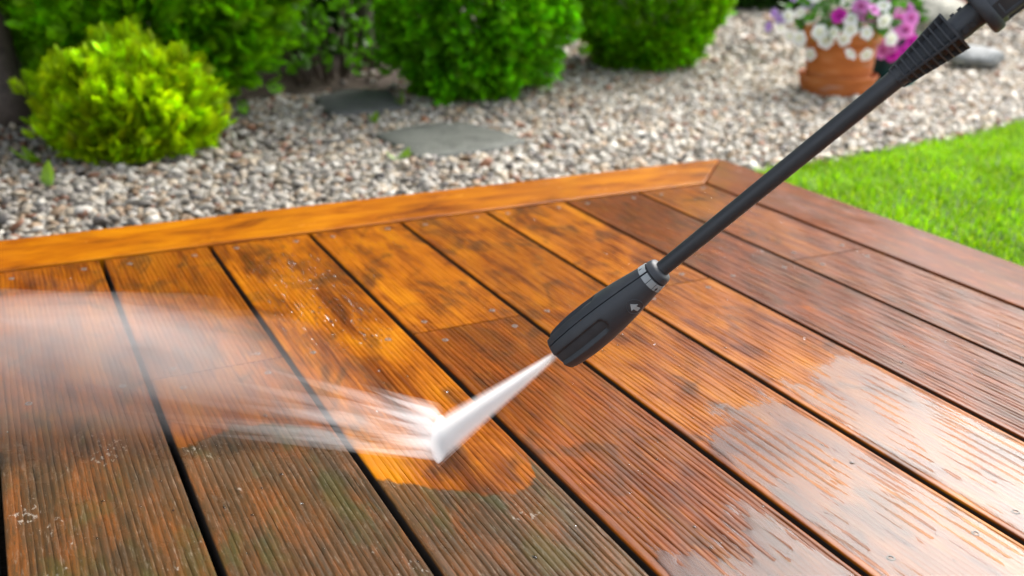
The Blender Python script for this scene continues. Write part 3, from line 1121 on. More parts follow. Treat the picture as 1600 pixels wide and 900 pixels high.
def bouquet(name, label, base, ztop, leaves, spots, cin, ctip):
    """leaves: (centre, radii, n); spots: list of (kind, right, up, toward) offsets in metres from centre"""
    r_ = empty(name, base)
    tag(r_, label, 'plant', 'flowering plants in pots')
    c, rad, n = leaves
    p, d = blob_points(c, rad[0], rad[1], rad[2], n, 0.3, 0.2, None, 2.0)
    d2 = d + rng.normal(0, 0.5, d.shape) + np.array((0, 0, .2))
    link('foliage', foliage_mesh('foliage', p, d2, rng.uniform(0.022, 0.042, len(p)), broad_leaf(), cin, ctip, 0.3), M_leaf_soft, r_)
    m_ = MB()
    for k in range(16):
        a_ = k * 2.4
        e_ = (c[0] + rad[0] * .7 * math.cos(a_), c[1] + rad[1] * .7 * math.sin(a_), c[2] + rad[2] * random.uniform(-.5, .6))
        tapered_tube(m_, [(0.02 * math.cos(a_), 0.02 * math.sin(a_), ztop), (e_[0] * .6, e_[1] * .6, max(ztop, e_[2]) + .02), e_], [.0028, .0022, .0015], 5)
    m_.build('stem', M_stem_green, r_, smooth=True)
    rt = np.array((0.72, -0.69, 0.0))
    for kind, a_, b_, f_ in spots:
        o = bpy.data.objects.new('flower', FL[kind])
        COL.objects.link(o)
        o.parent = r_
        q = np.array(c) + rt * a_ + np.array((0, 0, 1.0)) * b_ + TO_CAM * f_
        o.location = q
        nd = Vector(TO_CAM * 1.0 + rt * a_ * 3.5 + np.array((0, 0, 0.25 + b_ * 3))) + Vector((random.gauss(0, .25), random.gauss(0, .25), random.gauss(0, .25)))
        o.rotation_euler = nd.to_track_quat('Z', 'Y').to_euler()
        o.rotation_euler.rotate_axis('Z', random.uniform(0, 6))
        s_ = random.uniform(0.68, 0.98)
        o.scale = (s_, s_, s_)
    return r_


M_stem_green = plain('green_stem', (0.05, 0.11, 0.02), 0.6)


def spots_from_px(lst, cpx, mpp):
    """picture offsets turned into metres at the plant's distance"""
    out = []
    for kind, x, y, f in lst:
        out.append((kind, (x - cpx[0]) * mpp, -(y - cpx[1]) * mpp, f))
    return out


# white / violet plant over the terracotta pot
wl = [('white', 1243, 28, .10), ('white', 1232, 62, .10), ('white', 1246, 64, .13), ('white', 1274, 54, .15), ('white', 1294, 54, .16), ('white', 1316, 48, .17),
      ('white', 1314, 34, .16), ('white', 1338, 52, .17), ('white', 1372, 58, .17), ('white', 1320, 82, .15), ('white', 1342, 82, .14), ('white', 1264, 86, .13),
      ('white', 1262, 4, .08), ('white', 1308, 8, .12), ('white', 1330, 4, .10), ('white', 1309, 62, .15), ('white', 1284, 66, .15), ('white', 1360, 34, .15),
      ('white', 1252, -8, .06), ('white', 1356, 14, .12), ('white', 1225, 34, .06), ('white', 1288, -22, .04), ('white', 1330, -30, .04), ('white', 1215, 50, .05),
      ('violet', 1203, 30, .02), ('violet', 1198, 50, .04), ('violet', 1214, 38, .05), ('violet', 1230, 4, .03), ('violet', 1252, 14, .05),
      ('magenta', 1298, 30, .15), ('pink', 1326, 16, .14), ('pink', 1344, 20, .16)]
MPP = 3.27 / 1616.75
pc_ = (1305, 20)
bouquet('flowering_plant', 'white flowering plant with a few violet blooms in the terracotta pot', (PX, PY, GZ + 0.005), 0.165,
        ((0, 0, 0.235), (0.155, 0.155, 0.11), 420), spots_from_px(wl, pc_, MPP), (0.03, 0.09, 0.015), (0.075, 0.21, 0.03))

# second, dark teal pot behind to the right with pink flowers
QX, QY = 1.445, 0.985
root = empty('flower_pot', (QX, QY, GZ - 0.004))
tag(root, 'small dark teal plastic flower pot holding pink flowers', 'pot')
m = MB()
lathe(m, [(0.001, 0.0), (0.062, 0.0), (0.066, 0.004), (0.080, 0.125), (0.086, 0.127), (0.087, 0.145), (0.082, 0.145), (0.076, 0.128), (0.001, 0.126)])
m.build('pot_body', M_teal, root, autosmooth=40)
m = MB()
lathe(m, [(0.066, 0.003), (0.090, 0.003), (0.094, 0.022), (0.090, 0.022), (0.087, 0.006), (0.067, 0.006)])
m.build('pot_tray', M_teal2, root, autosmooth=40)
pl = [('pink', 1382, 8, .09), ('pink', 1396, 22, .10), ('pink', 1366, 32, .12), ('pink', 1378, 30, .12), ('pink', 1408, 32, .08), ('pink', 1420, 46, .08), ('pink', 1386, 60, .13),
      ('pink', 1396, 62, .12), ('pink', 1404, 56, .12), ('pink', 1402, 70, .13), ('magenta', 1406, 80, .13), ('magenta', 1430, 62, .06), ('magenta', 1376, 98, .12), ('pink', 1415, 18, .05),
      ('pink', 1376, 72, .12), ('pink', 1390, 46, .11), ('pink', 1370, -6, .06), ('pink', 1400, -12, .05), ('magenta', 1444, 66, .04), ('pink', 1424, 30, .05), ('magenta', 1420, 74, .10), ('pink', 1355, 24, .13), ('pink', 1392, 76, .13), ('white', 1394, 50, .14)]
bouquet('flowering_plant', 'pink and magenta flowering plant in the dark teal pot', (QX, QY, GZ - 0.004), 0.12,
        ((0, 0, 0.20), (0.085, 0.085, 0.09), 200), spots_from_px([(k_, x_, y_, f_ + 0.05) for k_, x_, y_, f_ in pl], (1402, 32), 3.62 / 1616.75), (0.03, 0.08, 0.015), (0.075, 0.19, 0.03))


# boulders
def boulder(label, loc, r, mat, seed, group='boulders in the gravel'):
    TV, TF = ico(3)
    V = TV.copy()
    for i in range(len(V)):
        v = Vector(V[i])
        V[i] *= 1 + 0.16 * mnoise.noise(v * 1.3 + Vector((seed, 0, 0))) + 0.05 * mnoise.noise(v * 4 + Vector((seed, 0, 0)))
    V = V * np.array(r)
    o = link('boulder', fast_mesh('boulder', V, TF, True), mat)
    o.location = loc
    return tag(o, label, 'boulder', group)


boulder('smooth pale blue-grey boulder on the gravel right of the teal pot', (1.99, 1.10, GZ + 0.030), (0.105, 0.09, 0.040), stone_material('pale_granite', (0.20, 0.21, 0.205)), 4.0)
boulder('large beige boulder behind the pink flowers', (2.62, 1.95, GZ + 0.05), (0.24, 0.2, 0.12), stone_material('beige_rock', (0.27, 0.26, 0.20)), 9.0)
boulder('reddish-brown boulder at the top edge behind the beige one', (3.35, 2.50, GZ + 0.05), (0.22, 0.16, 0.13), stone_material('red_rock', (0.24, 0.12, 0.08)), 14.0)

# ------------------------------------------------------------------ pressure washer lance
TIP = Vector((-0.7393, -0.7762, 0.1165))
AX = Vector((0.5102, -0.4721, 0.7189)).normalized()
mid = TIP + AX * 0.06
vv = (CAM - mid)
vv = (vv - AX * vv.dot(AX)).normalized()
ww = AX.cross(vv)
LM = Matrix(((AX.x, vv.x, ww.x, TIP.x), (AX.y, vv.y, ww.y, TIP.y), (AX.z, vv.z, ww.z, TIP.z), (0, 0, 0, 1)))
lance = empty('pressure_washer_lance')
lance.matrix_world = LM
tag(lance, 'black plastic pressure washer lance spraying the deck', 'pressure washer')


def black_plastic(name, col, rough, dust=0.35):
    t = NT(name)
    tc = t.n('ShaderNodeTexCoord').outputs['Object']
    n = t.noise(tc, 70, 6, 0.65)
    n2 = t.noise(t.scaled(tc, (30, 220, 220)), 1.0, 4, 0.6)
    c = t.mix(t.mapr(n, 0.48, 0.75, 0, dust), col, (0.085, 0.085, 0.082))
    c = t.mix(t.mapr(n2, 0.62, 0.75, 0, 0.25), c, (0.12, 0.115, 0.11))
    p = t.pbsdf(Base_Color=c, Roughness=t.mapr(n, 0.3, 0.7, rough * 0.8, rough * 1.2))
    p.inputs['Specular IOR Level'].default_value = 0.5 if rough < 0.5 else 0.35
    t.l(t.bump(t.noise(tc, 1400, 2), 0.25, 0.0004), p.inputs['Normal'])
    return t.m


M_blk = black_plastic('black_plastic', (0.042, 0.046, 0.052), 0.48)
M_blk2 = black_plastic('ribbed_plastic', (0.046, 0.049, 0.054), 0.55, 0.3)
M_tube = black_plastic('tube_plastic', (0.037, 0.040, 0.044), 0.45, 0.25)
M_mark = plain('pale_grey_print', (0.36, 0.385, 0.385), 0.7, 0.15)
M_dark = plain('dark_print', (0.03, 0.03, 0.03), 0.6)


LXO = [-0.02, 0.0, 0.0406, 0.0917, 0.1214, 0.1301, 0.2121, 0.3492, 0.3881, 0.3988, 0.4384, 0.4969, 0.60]
LXN = [-0.018, 0.0, 0.0362, 0.0833, 0.1117, 0.1201, 0.2026, 0.3537, 0.3999, 0.4129, 0.4622, 0.5383, 0.66]
LRF = [1.076, 1.076, 1.093, 1.115, 1.128, 1.1325, 1.171, 1.242, 1.264, 1.27, 1.293, 1.329, 1.36]


def pol(x, r, ph):
    r = r * float(np.interp(x, LXO, LRF))
    return (float(np.interp(x, LXO, LXN)), r * math.cos(ph), r * math.sin(ph))


# nozzle body, with finger scoops and a parting groove
PROF = [(0.0, 0.0160), (0.002, 0.0171), (0.012, 0.0182), (0.03, 0.0190), (0.048, 0.0186), (0.066, 0.0175), (0.085, 0.0156), (0.100, 0.0136), (0.110, 0.0121), (0.1215, 0.0106)]
px_ = np.array([q[0] for q in PROF])
pr_ = np.array([q[1] for q in PROF])
SEAM = math.radians(-29)
SCOOPS = [math.radians(18), math.radians(-76), math.radians(112), math.radians(206)]


def nozzle_r(x, ph):
    r = float(np.interp(x, px_, pr_))
    for s in SCOOPS:
        dphi = (ph - s + PI) % (2 * PI) - PI
        y = dphi * 0.0175
        # stadium open at the front, rounded at the rear end
        half = 0.0066
        dx = max(0.0, x - 0.058)
        dd = half - math.hypot(dx, y)
        if dd > 0:
            k = min(1.0, dd / 0.0022)
            k = k * k * (3 - 2 * k)
            r -= 0.0033 * k * (0.55 + 0.45 * min(1, (0.066 - x) / 0.03 + 0.2) if x < 0.07 else 1)
    for sm in (SEAM, SEAM + PI):
        dphi = (ph - sm + PI) % (2 * PI) - PI
        if abs(dphi) * r < 0.00045:
            r -= 0.0011
    return r


angs = set(np.linspace(-PI, PI, 145)[:-1].tolist())
for sm in (SEAM, SEAM + PI):
    for dlt in (-0.0008, -0.0005, -0.0004, 0.0004, 0.0005, 0.0008):
        angs.add(((sm + dlt / 0.0165 + PI) % (2 * PI)) - PI)
angs = sorted(angs)
xs_ = np.concatenate([[0.0, 0.0008, 0.002], np.linspace(0.004, 0.1215, 70)])
m = MB()
R = [[pol(0.004, 0.010, p_) for p_ in angs], [pol(0.0035, 0.0125, p_) for p_ in angs], [pol(0.0, 0.0138, p_) for p_ in angs]]
for x in xs_:
    sh = 0.0 if x > 0.002 else (0.0012 if x < 0.0005 else 0.0004)
    R.append([pol(x, nozzle_r(max(x, 0.0021), p_) - sh, p_) for p_ in angs])
m.rings(R)
nozzle = m.build('nozzle', M_blk, lance, autosmooth=32)
m = MB()
n = 40
c_ = [2 * PI * i / n for i in range(n)]
m.rings([[pol(x, r, p_) for p_ in c_] for x, r in ((0.1216, 0.0100), (0.1225, 0.0108), (0.127, 0.0100), (0.1285, 0.0092), (0.1295, 0.0070))])
m.build('nozzle_collar', M_blk, nozzle, autosmooth=40)
m = MB()
m.rings([[pol(x, r, p_) for p_ in c_] for x, r in ((0.006, 0.0095), (0.001, 0.0090), (-0.0005, 0.0075), (-0.0012, 0.0040), (0.002, 0.0030), (0.004, 0.0005))])
m.build('spray_tip', plain('brass_tip', (0.28, 0.22, 0.12), 0.35, metallic=0.8), nozzle, autosmooth=40)


def patch(x0, x1, p0, p1, lift, mat, name, parent, nseg=10):
    """curved label piece hugging the nozzle"""
    V, F = [], []
    for k in (0, 1):
        for i in range(2):
            for j in range(nseg + 1):
                x = (x0, x1)[i]
                ph = p0 + (p1 - p0) * j / nseg
                r = float(np.interp(x, px_, pr_)) + (lift if k else -0.0003)
                V.append(pol(x, r, ph))
    N = nseg + 1
    for j in range(nseg):
        F += [(2 * N + j, 2 * N + j + 1, 3 * N + j + 1, 3 * N + j), (j, N + j, N + j + 1, j + 1), (j, j + 1, 2 * N + j + 1, 2 * N + j), (N + j, 3 * N + j, 3 * N + j + 1, N + j + 1)]
    F += [(0, 2 * N, 3 * N, N), (N - 1, 2 * N - 1, 4 * N - 1, 3 * N - 1)]
    mm = MB()
    mm.add(V, F)
    return mm.build(name, mat, parent, autosmooth=40)


deg = math.radians
for a0, a1 in ((-80, -33), (-25, 3), (6, 34), (37, 66), (69, 96), (99, 128), (131, 147), (155, 185), (188, 215), (218, 245), (248, 276)):
    patch(0.1140, 0.1206, deg(a0), deg(a1), 0.00035, M_mark, 'scale_mark', nozzle)
patch(0.1150, 0.1178, deg(-58), deg(-55.5), 0.00055, M_dark, 'scale_sign', nozzle, 2)
patch(0.1155, 0.1172, deg(46), deg(54), 0.00055, M_dark, 'scale_sign', nozzle, 3)
patch(0.1143, 0.1184, deg(49), deg(51), 0.00060, M_dark, 'scale_sign', nozzle, 2)
patch(0.1155, 0.1172, deg(74), deg(82), 0.00055, M_dark, 'scale_sign', nozzle, 3)
# arrow moulded on the side, pointing round the nozzle, inside a raised ring
AXC, APH = 0.0925, deg(40)
def on_noz(dx, dy, lift):
    x = AXC + dx
    r = float(np.interp(x, px_, pr_)) + lift
    return pol(x, r, APH + dy / 0.0145)
arrow = [(u_ * 0.88, v_ * 0.88) for u_, v_ in [(-0.0005, -0.0052), (0.0042, 0.0), (0.0017, 0.0), (0.0021, 0.0052), (-0.0024, 0.0052), (-0.0022, 0.0), (-0.0050, 0.0)]]
m = MB()
top = [on_noz(u, v, 0.0004) for u, v in arrow]
bot = [on_noz(u, v, -0.0006) for u, v in arrow]
na = len(arrow)
tri = [(0, 1, 2), (0, 2, 5), (0, 5, 6), (2, 3, 4), (2, 4, 5)]
m.add(top + bot, tri + [(i, (i + 1) % na, na + (i + 1) % na, na + i) for i in range(na)])
m.build('arrow_mark', M_mark, nozzle)
m = MB()
R = []
for i in range(36):
    a_ = 2 * PI * i / 36
    R.append([on_noz(q * math.cos(a_), q * math.sin(a_), l_) for q, l_ in ((0.0066, -0.0002), (0.0068, 0.0003), (0.0073, 0.0003), (0.0075, -0.0002))])
m.rings(R, closed=True)
m.build('arrow_ring', M_blk, nozzle, smooth=True)

# tube
m = MB()
m.rings([[pol(x, r, p_) for p_ in c_] for x, r in ((0.126, 0.0058), (0.34, 0.0059), (0.352, 0.0062))])
m.build('tube', M_tube, lance, autosmooth=40)

# ribbed cone: core, lengthwise fins, cross ribs
def sq_ring(x, r, k=3.2, rot=deg(-27), n=48):
    out = []
    for i in range(n):
        a_ = 2 * PI * i / n
        c0, s0 = abs(math.cos(a_)) ** k, abs(math.sin(a_)) ** k
        rr = r / (c0 + s0) ** (1 / k)
        out.append(pol(x, rr, a_ + rot))
    return out


CX0, CX1 = 0.3465, 0.3890
def cone_r(x): return 0.0063 + (0.0120 - 0.0063) * (x - CX0) / (CX1 - CX0)
m = MB()
m.rings([sq_ring(CX0 - 0.001, cone_r(CX0) * .74), sq_ring(CX1 - 0.001, cone_r(CX1) * 0.66)])
core = m.build('cone_grip', M_blk2, lance, autosmooth=40)
NR = 10
for i in range(NR):
    x = CX0 + (CX1 - CX0 - 0.0016) * (i / (NR - 1)) ** 1.0
    t_ = 0.0012 if i < NR - 1 else 0.0016
    m = MB()
    r0 = cone_r(x) * 0.98
    m.rings([sq_ring(x, r0 * 0.60), sq_ring(x, r0), sq_ring(x + t_, r0 * 1.005), sq_ring(x + t_, r0 * 0.60)])
    m.build('rib', M_blk2, core, autosmooth=40)
for k in range(4):
    a_ = deg(-27) + deg(45) + k * PI / 2
    m = MB()
    hw = 0.0008
    V = []
    for x, f_ in ((CX0, 1.0), (CX1, 1.0)):
        ro = cone_r(x) * (2 ** (0.5 - 1 / 3.2)) * 0.99
        ri = cone_r(x) * 0.6
        for rr, sgn in ((ri, -1), (ro, -1), (ro, 1), (ri, 1)):
            V.append(pol(x, math.hypot(rr, hw), a_ + sgn * math.atan2(hw, rr)))
    m.add(V, [(0, 1, 2, 3), (7, 6, 5, 4), (0, 4, 5, 1), (1, 5, 6, 2), (2, 6, 7, 3), (3, 7, 4, 0)])
    m.build('fin', M_blk2, core, bevel=0.0003)

# neck with bayonet lugs
m = MB()
m.rings([[pol(x, r, p_) for p_ in c_] for x, r in ((0.386, 0.0074), (0.4045, 0.0076))])
neck = m.build('neck', M_blk, lance, autosmooth=40)
for a_ in (-95, 25, 145):
    for x0 in (0.3915, 0.3965):
        m = MB()
        V = []
        for x in (x0, x0 + 0.0026):
            for rr in (0.0070, 0.0086):
                for p_ in (deg(a_ - 12), deg(a_ + 12)):
                    V.append(pol(x, rr, p_))
        m.add(V, [(0, 1, 3, 2), (4, 6, 7, 5), (0, 2, 6, 4), (1, 5, 7, 3), (2, 3, 7, 6), (0, 4, 5, 1)])
        m.build('lug', M_blk, neck)

# union nut: flanged, eight-sided, with sunk panels
m = MB()
def poly_ring(x, r, rot=deg(8), n=8, sub=1):
    return [pol(x, r, rot + 2 * PI * i / n) for i in range(n)]
m.rings([[pol(x, r, p_) for p_ in c_] for x, r in ((0.4035, 0.0090), (0.4035, 0.0148), (0.4048, 0.0158), (0.4090, 0.0158), (0.4104, 0.0150), (0.4104, 0.009))])
nut = m.build('union_nut', M_blk, lance, autosmooth=40)
for (xa, xb, ra, rb_) in ((0.4104, 0.4400, 0.0140, 0.0152), (0.4435, 0.4800, 0.0155, 0.0165)):
    m = MB()
    n = 8
    rot = deg(8)
    for i in range(n):
        p0, p1 = rot + 2 * PI * i / n, rot + 2 * PI * (i + 1) / n
        A0, A1, B0, B1 = [Vector(q) for q in (pol(xa, ra, p0), pol(xa, ra, p1), pol(xb, rb_, p0), pol(xb, rb_, p1))]
        pm = (p0 + p1) / 2
        inw = Vector((0, -math.cos(pm), -math.sin(pm))) * 0.0011
        def bil(u, v): return A0 * (1 - u) * (1 - v) + B0 * u * (1 - v) + A1 * (1 - u) * v + B1 * u * v
        o4 = [bil(0, 0), bil(1, 0), bil(1, 1), bil(0, 1)]
        i4 = [bil(.10, .14), bil(.90, .14), bil(.90, .86), bil(.10, .86)]
        s4 = [bil(.13, .19) + inw, bil(.87, .19) + inw, bil(.87, .81) + inw, bil(.13, .81) + inw]
        V = o4 + i4 + s4
        F = []
        for k in range(4):
            j = (k + 1) % 4
            F += [(k, j, 4 + j, 4 + k), (4 + k, 4 + j, 8 + j, 8 + k)]
        F.append((8, 9, 10, 11))
        m.add(V, F)
    m.build('nut_panels', M_blk, nut, autosmooth=30)
m = MB()
m.rings([poly_ring(0.4400, 0.0100), poly_ring(0.4400, 0.0163), poly_ring(0.4435, 0.0165), poly_ring(0.4435, 0.0100)])
m.build('nut_rim', M_blk, nut, bevel=0.0004)
m = MB()
m.rings([poly_ring(0.4800, 0.0100), poly_ring(0.4800, 0.0178), poly_ring(0.4850, 0.0180), poly_ring(0.4850, 0.0100)])
m.build('nut_rim', M_blk, nut, bevel=0.0004)
m = MB()
m.rings([[pol(x, r, p_) for p_ in c_] for x, r in ((0.4800, 0.0120), (0.500, 0.0125), (0.560, 0.0150), (0.600, 0.0150))])
m.build('gun_barrel', M_blk, lance, autosmooth=40)


# ------------------------------------------------------------------ standing water on the boards
def water_material():
    t = NT('standing_water')
    pos = t.n('ShaderNodeNewGeometry').outputs['Position']
    fr = t.n('ShaderNodeFresnel')
    fr.inputs['IOR'].default_value = 1.33
    gl = t.n('ShaderNodeBsdfAnisotropic') if hasattr(bpy.types, 'ShaderNodeBsdfAnisotropic') else t.n('ShaderNodeBsdfGlossy')
    gl.inputs['Roughness'].default_value = 0.20
    bmp = t.bump(t.noise(pos, 60, 3), 0.06, 0.001)
    t.l(bmp, gl.inputs['Normal'])
    t.l(bmp, fr.inputs['Normal'])
    tr = t.n('ShaderNodeBsdfTransparent')
    tr.inputs['Color'].default_value = (0.96, 0.97, 0.97, 1)
    mx = t.n('ShaderNodeMixShader')
    t.l(fr.outputs[0], mx.inputs[0])
    t.l(tr.outputs[0], mx.inputs[1])
    t.l(gl.outputs[0], mx.inputs[2])
    t.l(mx.outputs[0], t.out.inputs['Surface'])
    return t.m


M_water = water_material()


def puddle(label, k, y0, y1, start, level, seed, amp=0.0011, side=0.0):
    """film of water lying on board k; its rim is where the rippled sheet dips below the ridges"""
    x0, x1 = (k - 8) * 0.15 + GAP / 2 + 0.003, (k - 7) * 0.15 - GAP / 2 - 0.003
    st = 0.0022
    nx, ny = int((x1 - x0) / st), int((y1 - y0) / (st * 1.4))
    X_, Y_ = np.meshgrid(np.linspace(x0, x1, nx), np.linspace(y0, y1, ny))
    Z_ = np.zeros_like(X_)
    for i in range(ny):
        for j in range(nx):
            x, y = X_[i, j], Y_[i, j]
            nz = mnoise.fractal((x * 22 + seed, y * 12, seed), 1.0, 2.0, 4)
            nf = mnoise.noise((x * 190, y * 70, seed))
            u = (x - x0) / (x1 - x0)
            ys = start + side * (u - 0.5)
            fall = min(0.0, (ys - y) * 0.022) if y > ys else min(0.0009, (ys - y) * 0.010)
            e_ = min(u, 1 - u)
            rim = -0.0022 * max(0.0, 1 - e_ / 0.09) ** 2
            Z_[i, j] = level + fall + amp * nz + 0.00040 * nf + rim
    cap = np.array([[-0.00006 + 0.00016 * mnoise.noise((x * 14 + seed, y * 5, 3.0)) for x in X_[0]] for y in Y_[:, 0]])
    Z_ = np.clip(np.minimum(Z_, cap), -0.0030, 0.0008)
    V = np.stack([X_, Y_, Z_], -1).reshape(-1, 3)
    q = np.arange((ny - 1) * nx).reshape(ny - 1, nx)[:, :-1]
    F = np.stack([q, q + 1, q + nx + 1, q + nx], -1).reshape(-1, 4)
    keep = (V[F, 2].max(axis=1) > -0.0008)
    o = link('puddle', fast_mesh('puddle', V, F[keep], True), M_water)
    return tag(o, label, 'puddle', 'water standing on the boards')


puddle('large bright puddle on the board right of centre at the bottom of the deck', 4, -1.45, -0.66, -0.775, -0.0001, 3.1, 0.0013, 0.06)
puddle('smaller puddle on the next board left of the large bright puddle', 3, -1.40, -0.80, -0.93, -0.0003, 9.7, 0.0013, 0.05)
puddle('thin streaky film of water on the board right of the large bright puddle', 5, -1.45, -0.60, -0.72, -0.0005, 14.3, 0.0010, 0.05)


# beads of water scattered on the boards
def droplets():
    n = 3000
    x = rng.uniform(-1.25, -0.02, n)
    x[:900] = rng.uniform(-0.885, -0.765, 900)
    y = rng.uniform(-1.15, -0.04, n)
    y[:900] = rng.uniform(-0.45, -0.08, 900)
    dn = np.array([mnoise.noise((a_ * 7, b_ * 4, 2.0)) for a_, b_ in zip(x, y)])
    band = np.exp(-((x + 0.83) / 0.05) ** 2) * (y > -0.45) * 0.7          # beaded patch on the orange board
    k = rng.uniform(0, 1, n) < np.clip(0.28 + dn * 0.8 + band, 0.05, 1)
    fx = ((x / 0.15) % 1.0)
    k &= (fx > 0.05) & (fx < 0.95)
    x, y = x[k], y[k]
    n = len(x)
    r = np.clip(rng.lognormal(math.log(0.0008), 0.40, n), 0.0004, 0.0022)
    TV, TF = ico(1)
    P = TV[None] * np.stack([r * rng.uniform(.8, 1.2, n), r * rng.uniform(.9, 1.8, n), r * 0.5], 1)[:, None, :]
    P[:, :, 0] += x[:, None]
    P[:, :, 1] += y[:, None]
    P[:, :, 2] += -0.0002
    F = (TF[None] + (np.arange(n) * len(TV))[:, None, None]).reshape(-1, 3)
    t = NT('water_bead')
    p = t.pbsdf(Base_Color=(0.85, 0.9, 0.95), Roughness=0.03)
    p.inputs['Transmission Weight'].default_value = 1.0
    p.inputs['IOR'].default_value = 1.33
    o = link('water_beads', fast_mesh('water_beads', P.reshape(-1, 3), F, True), t.m)
    return tag(o, 'small beads of water scattered over the wet boards', None, kind='stuff')


droplets()

# ------------------------------------------------------------------ jet and spray
HIT_A = Vector((-0.7996, -0.6465, 0.0))
HIT_B = Vector((-0.8376, -0.7275, 0.0))
HIT = (HIT_A + HIT_B) / 2
J0 = TIP - AX * 0.000
jd = (HIT - J0)
JL = jd.length
jx = jd.normalized()
jy = (HIT_A - HIT_B).normalized()
jy = (jy - jx * jy.dot(jx)).normalized()
jz = jx.cross(jy)
jet = empty('water_jet', tuple(J0))
jet.matrix_world = Matrix(((jx.x, jy.x, jz.x, J0.x), (jx.y, jy.y, jz.y, J0.y), (jx.z, jy.z, jz.z, J0.z), (0, 0, 0, 1)))
tag(jet, 'white fan of water shooting from the nozzle down to the deck', 'water jet')
HW0, HW1, HT0, HT1 = 0.0028, 0.036, 0.0020, 0.0060


def water_strand_material():
    t = NT('white_water')
    df = t.n('ShaderNodeBsdfDiffuse')
    df.inputs['Color'].default_value = (0.90, 0.92, 0.95, 1)
    tl = t.n('ShaderNodeBsdfTranslucent')
    tl.inputs['Color'].default_value = (0.90, 0.92, 0.95, 1)
    mx = t.n('ShaderNodeMixShader')
    mx.inputs[0].default_value = 0.5
    t.l(df.outputs[0], mx.inputs[1])
    t.l(tl.outputs[0], mx.inputs[2])
    t.l(mx.outputs[0], t.out.inputs['Surface'])
    return t.m


M_strand = water_strand_material()


def strands(P, W):
    """P (n,k,3) centre lines, W (n,k) half widths -> three-sided tapered threads"""
    n, k, _ = P.shape
    d = P[:, -1] - P[:, 0]
    d /= np.linalg.norm(d, axis=1)[:, None] + 1e-12
    r = rng.normal(0, 1, (n, 3))
    u = np.cross(d, r)
    u /= np.linalg.norm(u, axis=1)[:, None] + 1e-12
    v = np.cross(d, u)
    V = np.zeros((n, k, 3, 3))
    for j in range(3):
        a_ = 2 * PI * j / 3
        V[:, :, j] = P + W[:, :, None] * (math.cos(a_) * u + math.sin(a_) * v)[:, None]
    b = (np.arange(n) * k * 3)[:, None, None]
    f = []
    for i in range(k - 1):
        for j in range(3):
            f.append([i * 3 + j, i * 3 + (j + 1) % 3, (i + 1) * 3 + (j + 1) % 3, (i + 1) * 3 + j])
    F = (b + np.array(f)[None]).reshape(-1, 4)
    return V.reshape(-1, 3), F


def scatter_material(name, dens, aniso=0.2):
    """even white spray, thinner or denser"""
    t = NT(name)
    sc_ = t.n('ShaderNodeVolumeScatter')
    sc_.inputs['Color'].default_value = (0.985, 0.99, 1.0, 1)
    sc_.inputs['Density'].default_value = dens
    sc_.inputs['Anisotropy'].default_value = aniso
    t.l(sc_.outputs[0], t.out.inputs['Volume'])
    return t.m


def lens_ring(c, u, v, ru, rv, n=26, p=2.6):
    """closed cross-section with sharp, thin rims at +-u so that its edge fades out"""
    out = []
    for i in range(n):
        a_ = 2 * PI * i / n
        x, y = math.cos(a_), math.sin(a_)
        out.append(tuple(c + u * (ru * x) + v * (rv * math.copysign(abs(y) ** p, y))))
    return out


# the jet: nested flat cones of spray, densest in the middle
JET = ((0.25, 0.5, 130.0), (0.42, 0.65, 110.0), (0.58, 0.8, 90.0), (0.74, 1.0, 70.0), (0.9, 1.2, 48.0), (1.06, 1.45, 30.0), (1.25, 1.7, 15.0), (1.45, 2.0, 7.0))
for k, (fu, fv, dens) in enumerate(JET):
    m = MB()
    R = []
    for tq in (0.0, 0.04, 0.25, 0.5, 0.75, 1.0, 1.06):
        hw = (HW0 + (HW1 - HW0) * tq) * fu
        ht = (HT0 + (HT1 - HT0) * tq) * fv
        R.append(lens_ring(Vector((tq * JL - 0.0006 * k, 0, 0)), Vector((0, 1, 0)), Vector((0, 0, 1)), hw, ht))
    m.rings(R)
    m.build('water_core', scatter_material('jet_spray', dens), jet, smooth=True)

# splash fan running off over the boards to the left
APEX = Vector((-0.7385, -0.791, 0.0))
spray = empty('spray_splash', (HIT.x, HIT.y, 0.0))
tag(spray, 'white streaky splash and mist of water fanning left over the boards', 'spray')
pA, pB = np.array(HIT_A), np.array(HIT_B)
ap = np.array(APEX)
ORG = Vector((HIT.x, HIT.y, 0.0))


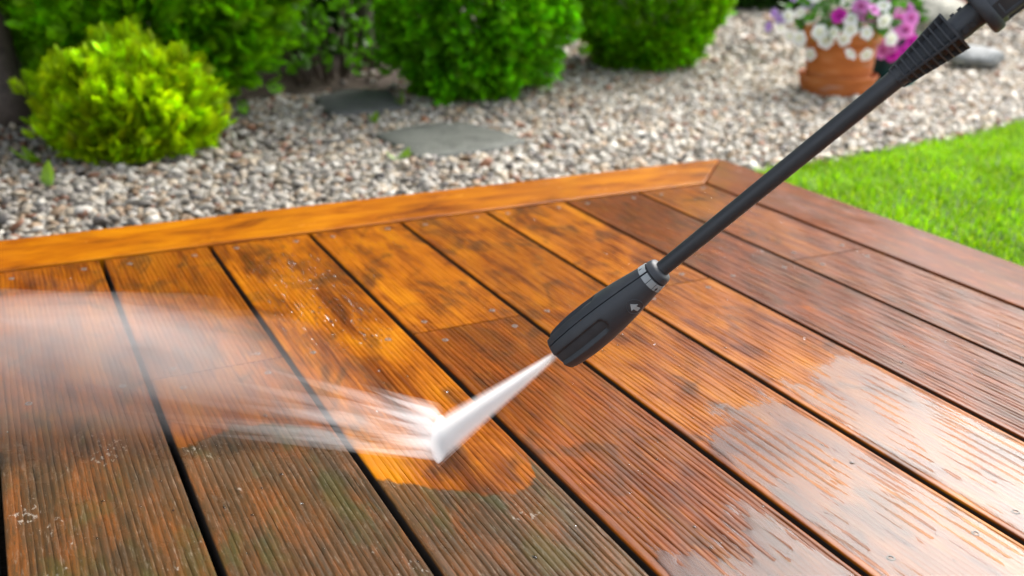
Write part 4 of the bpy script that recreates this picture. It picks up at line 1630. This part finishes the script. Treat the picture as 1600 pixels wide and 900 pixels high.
def plume(name, w_, q0, length, width, height, rise, dens, peak=0.25, z0=0.004, mat=None):
    """spindle of spray: starts at distance q0 from the impact line, swells and thins out again"""
    S = HIT_B + (HIT_A - HIT_B) * w_
    D = (S - APEX).normalized()
    side = Vector((-D.y, D.x, 0))
    m_ = MB()
    R_ = []
    K = 12
    for i in range(K + 1):
        q = i / K
        g_ = (q / peak) ** 0.7 if q < peak else max(0.0, (1 - q) / (1 - peak)) ** 1.1
        g_ = max(g_, 0.015)
        c = S + D * (q0 + length * q) + Vector((0, 0, z0 + height * g_ * 0.55 + rise * length * q)) - ORG
        R_.append(lens_ring(c, side, Vector((0, 0, 1)), width * g_, height * g_ * 0.5, 18))
    m_.rings(R_)
    return m_.build(name, mat or scatter_material('spray_plume', dens), spray, smooth=True)


random.seed(23)
# bright streaks close to the impact
for i in range(17):
    w_ = (i + 0.5) / 17 + random.uniform(-.02, .02)
    plume('streak', w_, -0.005, random.uniform(0.05, 0.12), random.uniform(0.0030, 0.0052), random.uniform(0.009, 0.014), random.uniform(0.02, 0.09), random.uniform(30, 70), peak=random.uniform(.10, .18), z0=0.001)
for i in range(6):
    plume('streak', (i + 0.5) / 6, -0.008, random.uniform(0.12, 0.22), 0.015, 0.016, random.uniform(0.02, 0.06), random.uniform(7, 12), peak=0.15, z0=0.001)
for i in range(10):
    plume('streak', random.uniform(0.0, 1.0), random.uniform(0.0, 0.04), random.uniform(0.18, 0.36), random.uniform(0.005, 0.010), random.uniform(0.010, 0.02), random.uniform(0.02, 0.07), random.uniform(7, 15), peak=0.3, z0=0.002)
# boil of water along the line where the jet lands
m = MB()
R = []
for i in range(13):
    q = i / 12
    g_ = max(0.02, math.sin(PI * q)) ** 0.4
    R.append(lens_ring(HIT_B + (HIT_A - HIT_B) * (q * 1.04 - 0.02) + Vector((0, 0, 0.0035)) - ORG, Vector((-0.64, 0.77, 0)), Vector((0, 0, 1)), 0.010 * g_, 0.0050 * g_, 16, 2.2))
m.rings(R)
m.build('impact_foam', scatter_material('impact_foam', 150.0), spray, smooth=True)
# veils of mist farther out
for i in range(28):
    w_ = random.triangular(-0.15, 0.80, 0.30)
    q0 = random.uniform(-0.01, 0.26)
    plume('mist_veil', w_, q0, random.uniform(0.45, 0.80), random.uniform(0.05, 0.15), random.uniform(0.022, 0.075), random.uniform(0.0, 0.05), random.uniform(0.3, 0.7), peak=random.uniform(0.25, 0.5), z0=0.002)
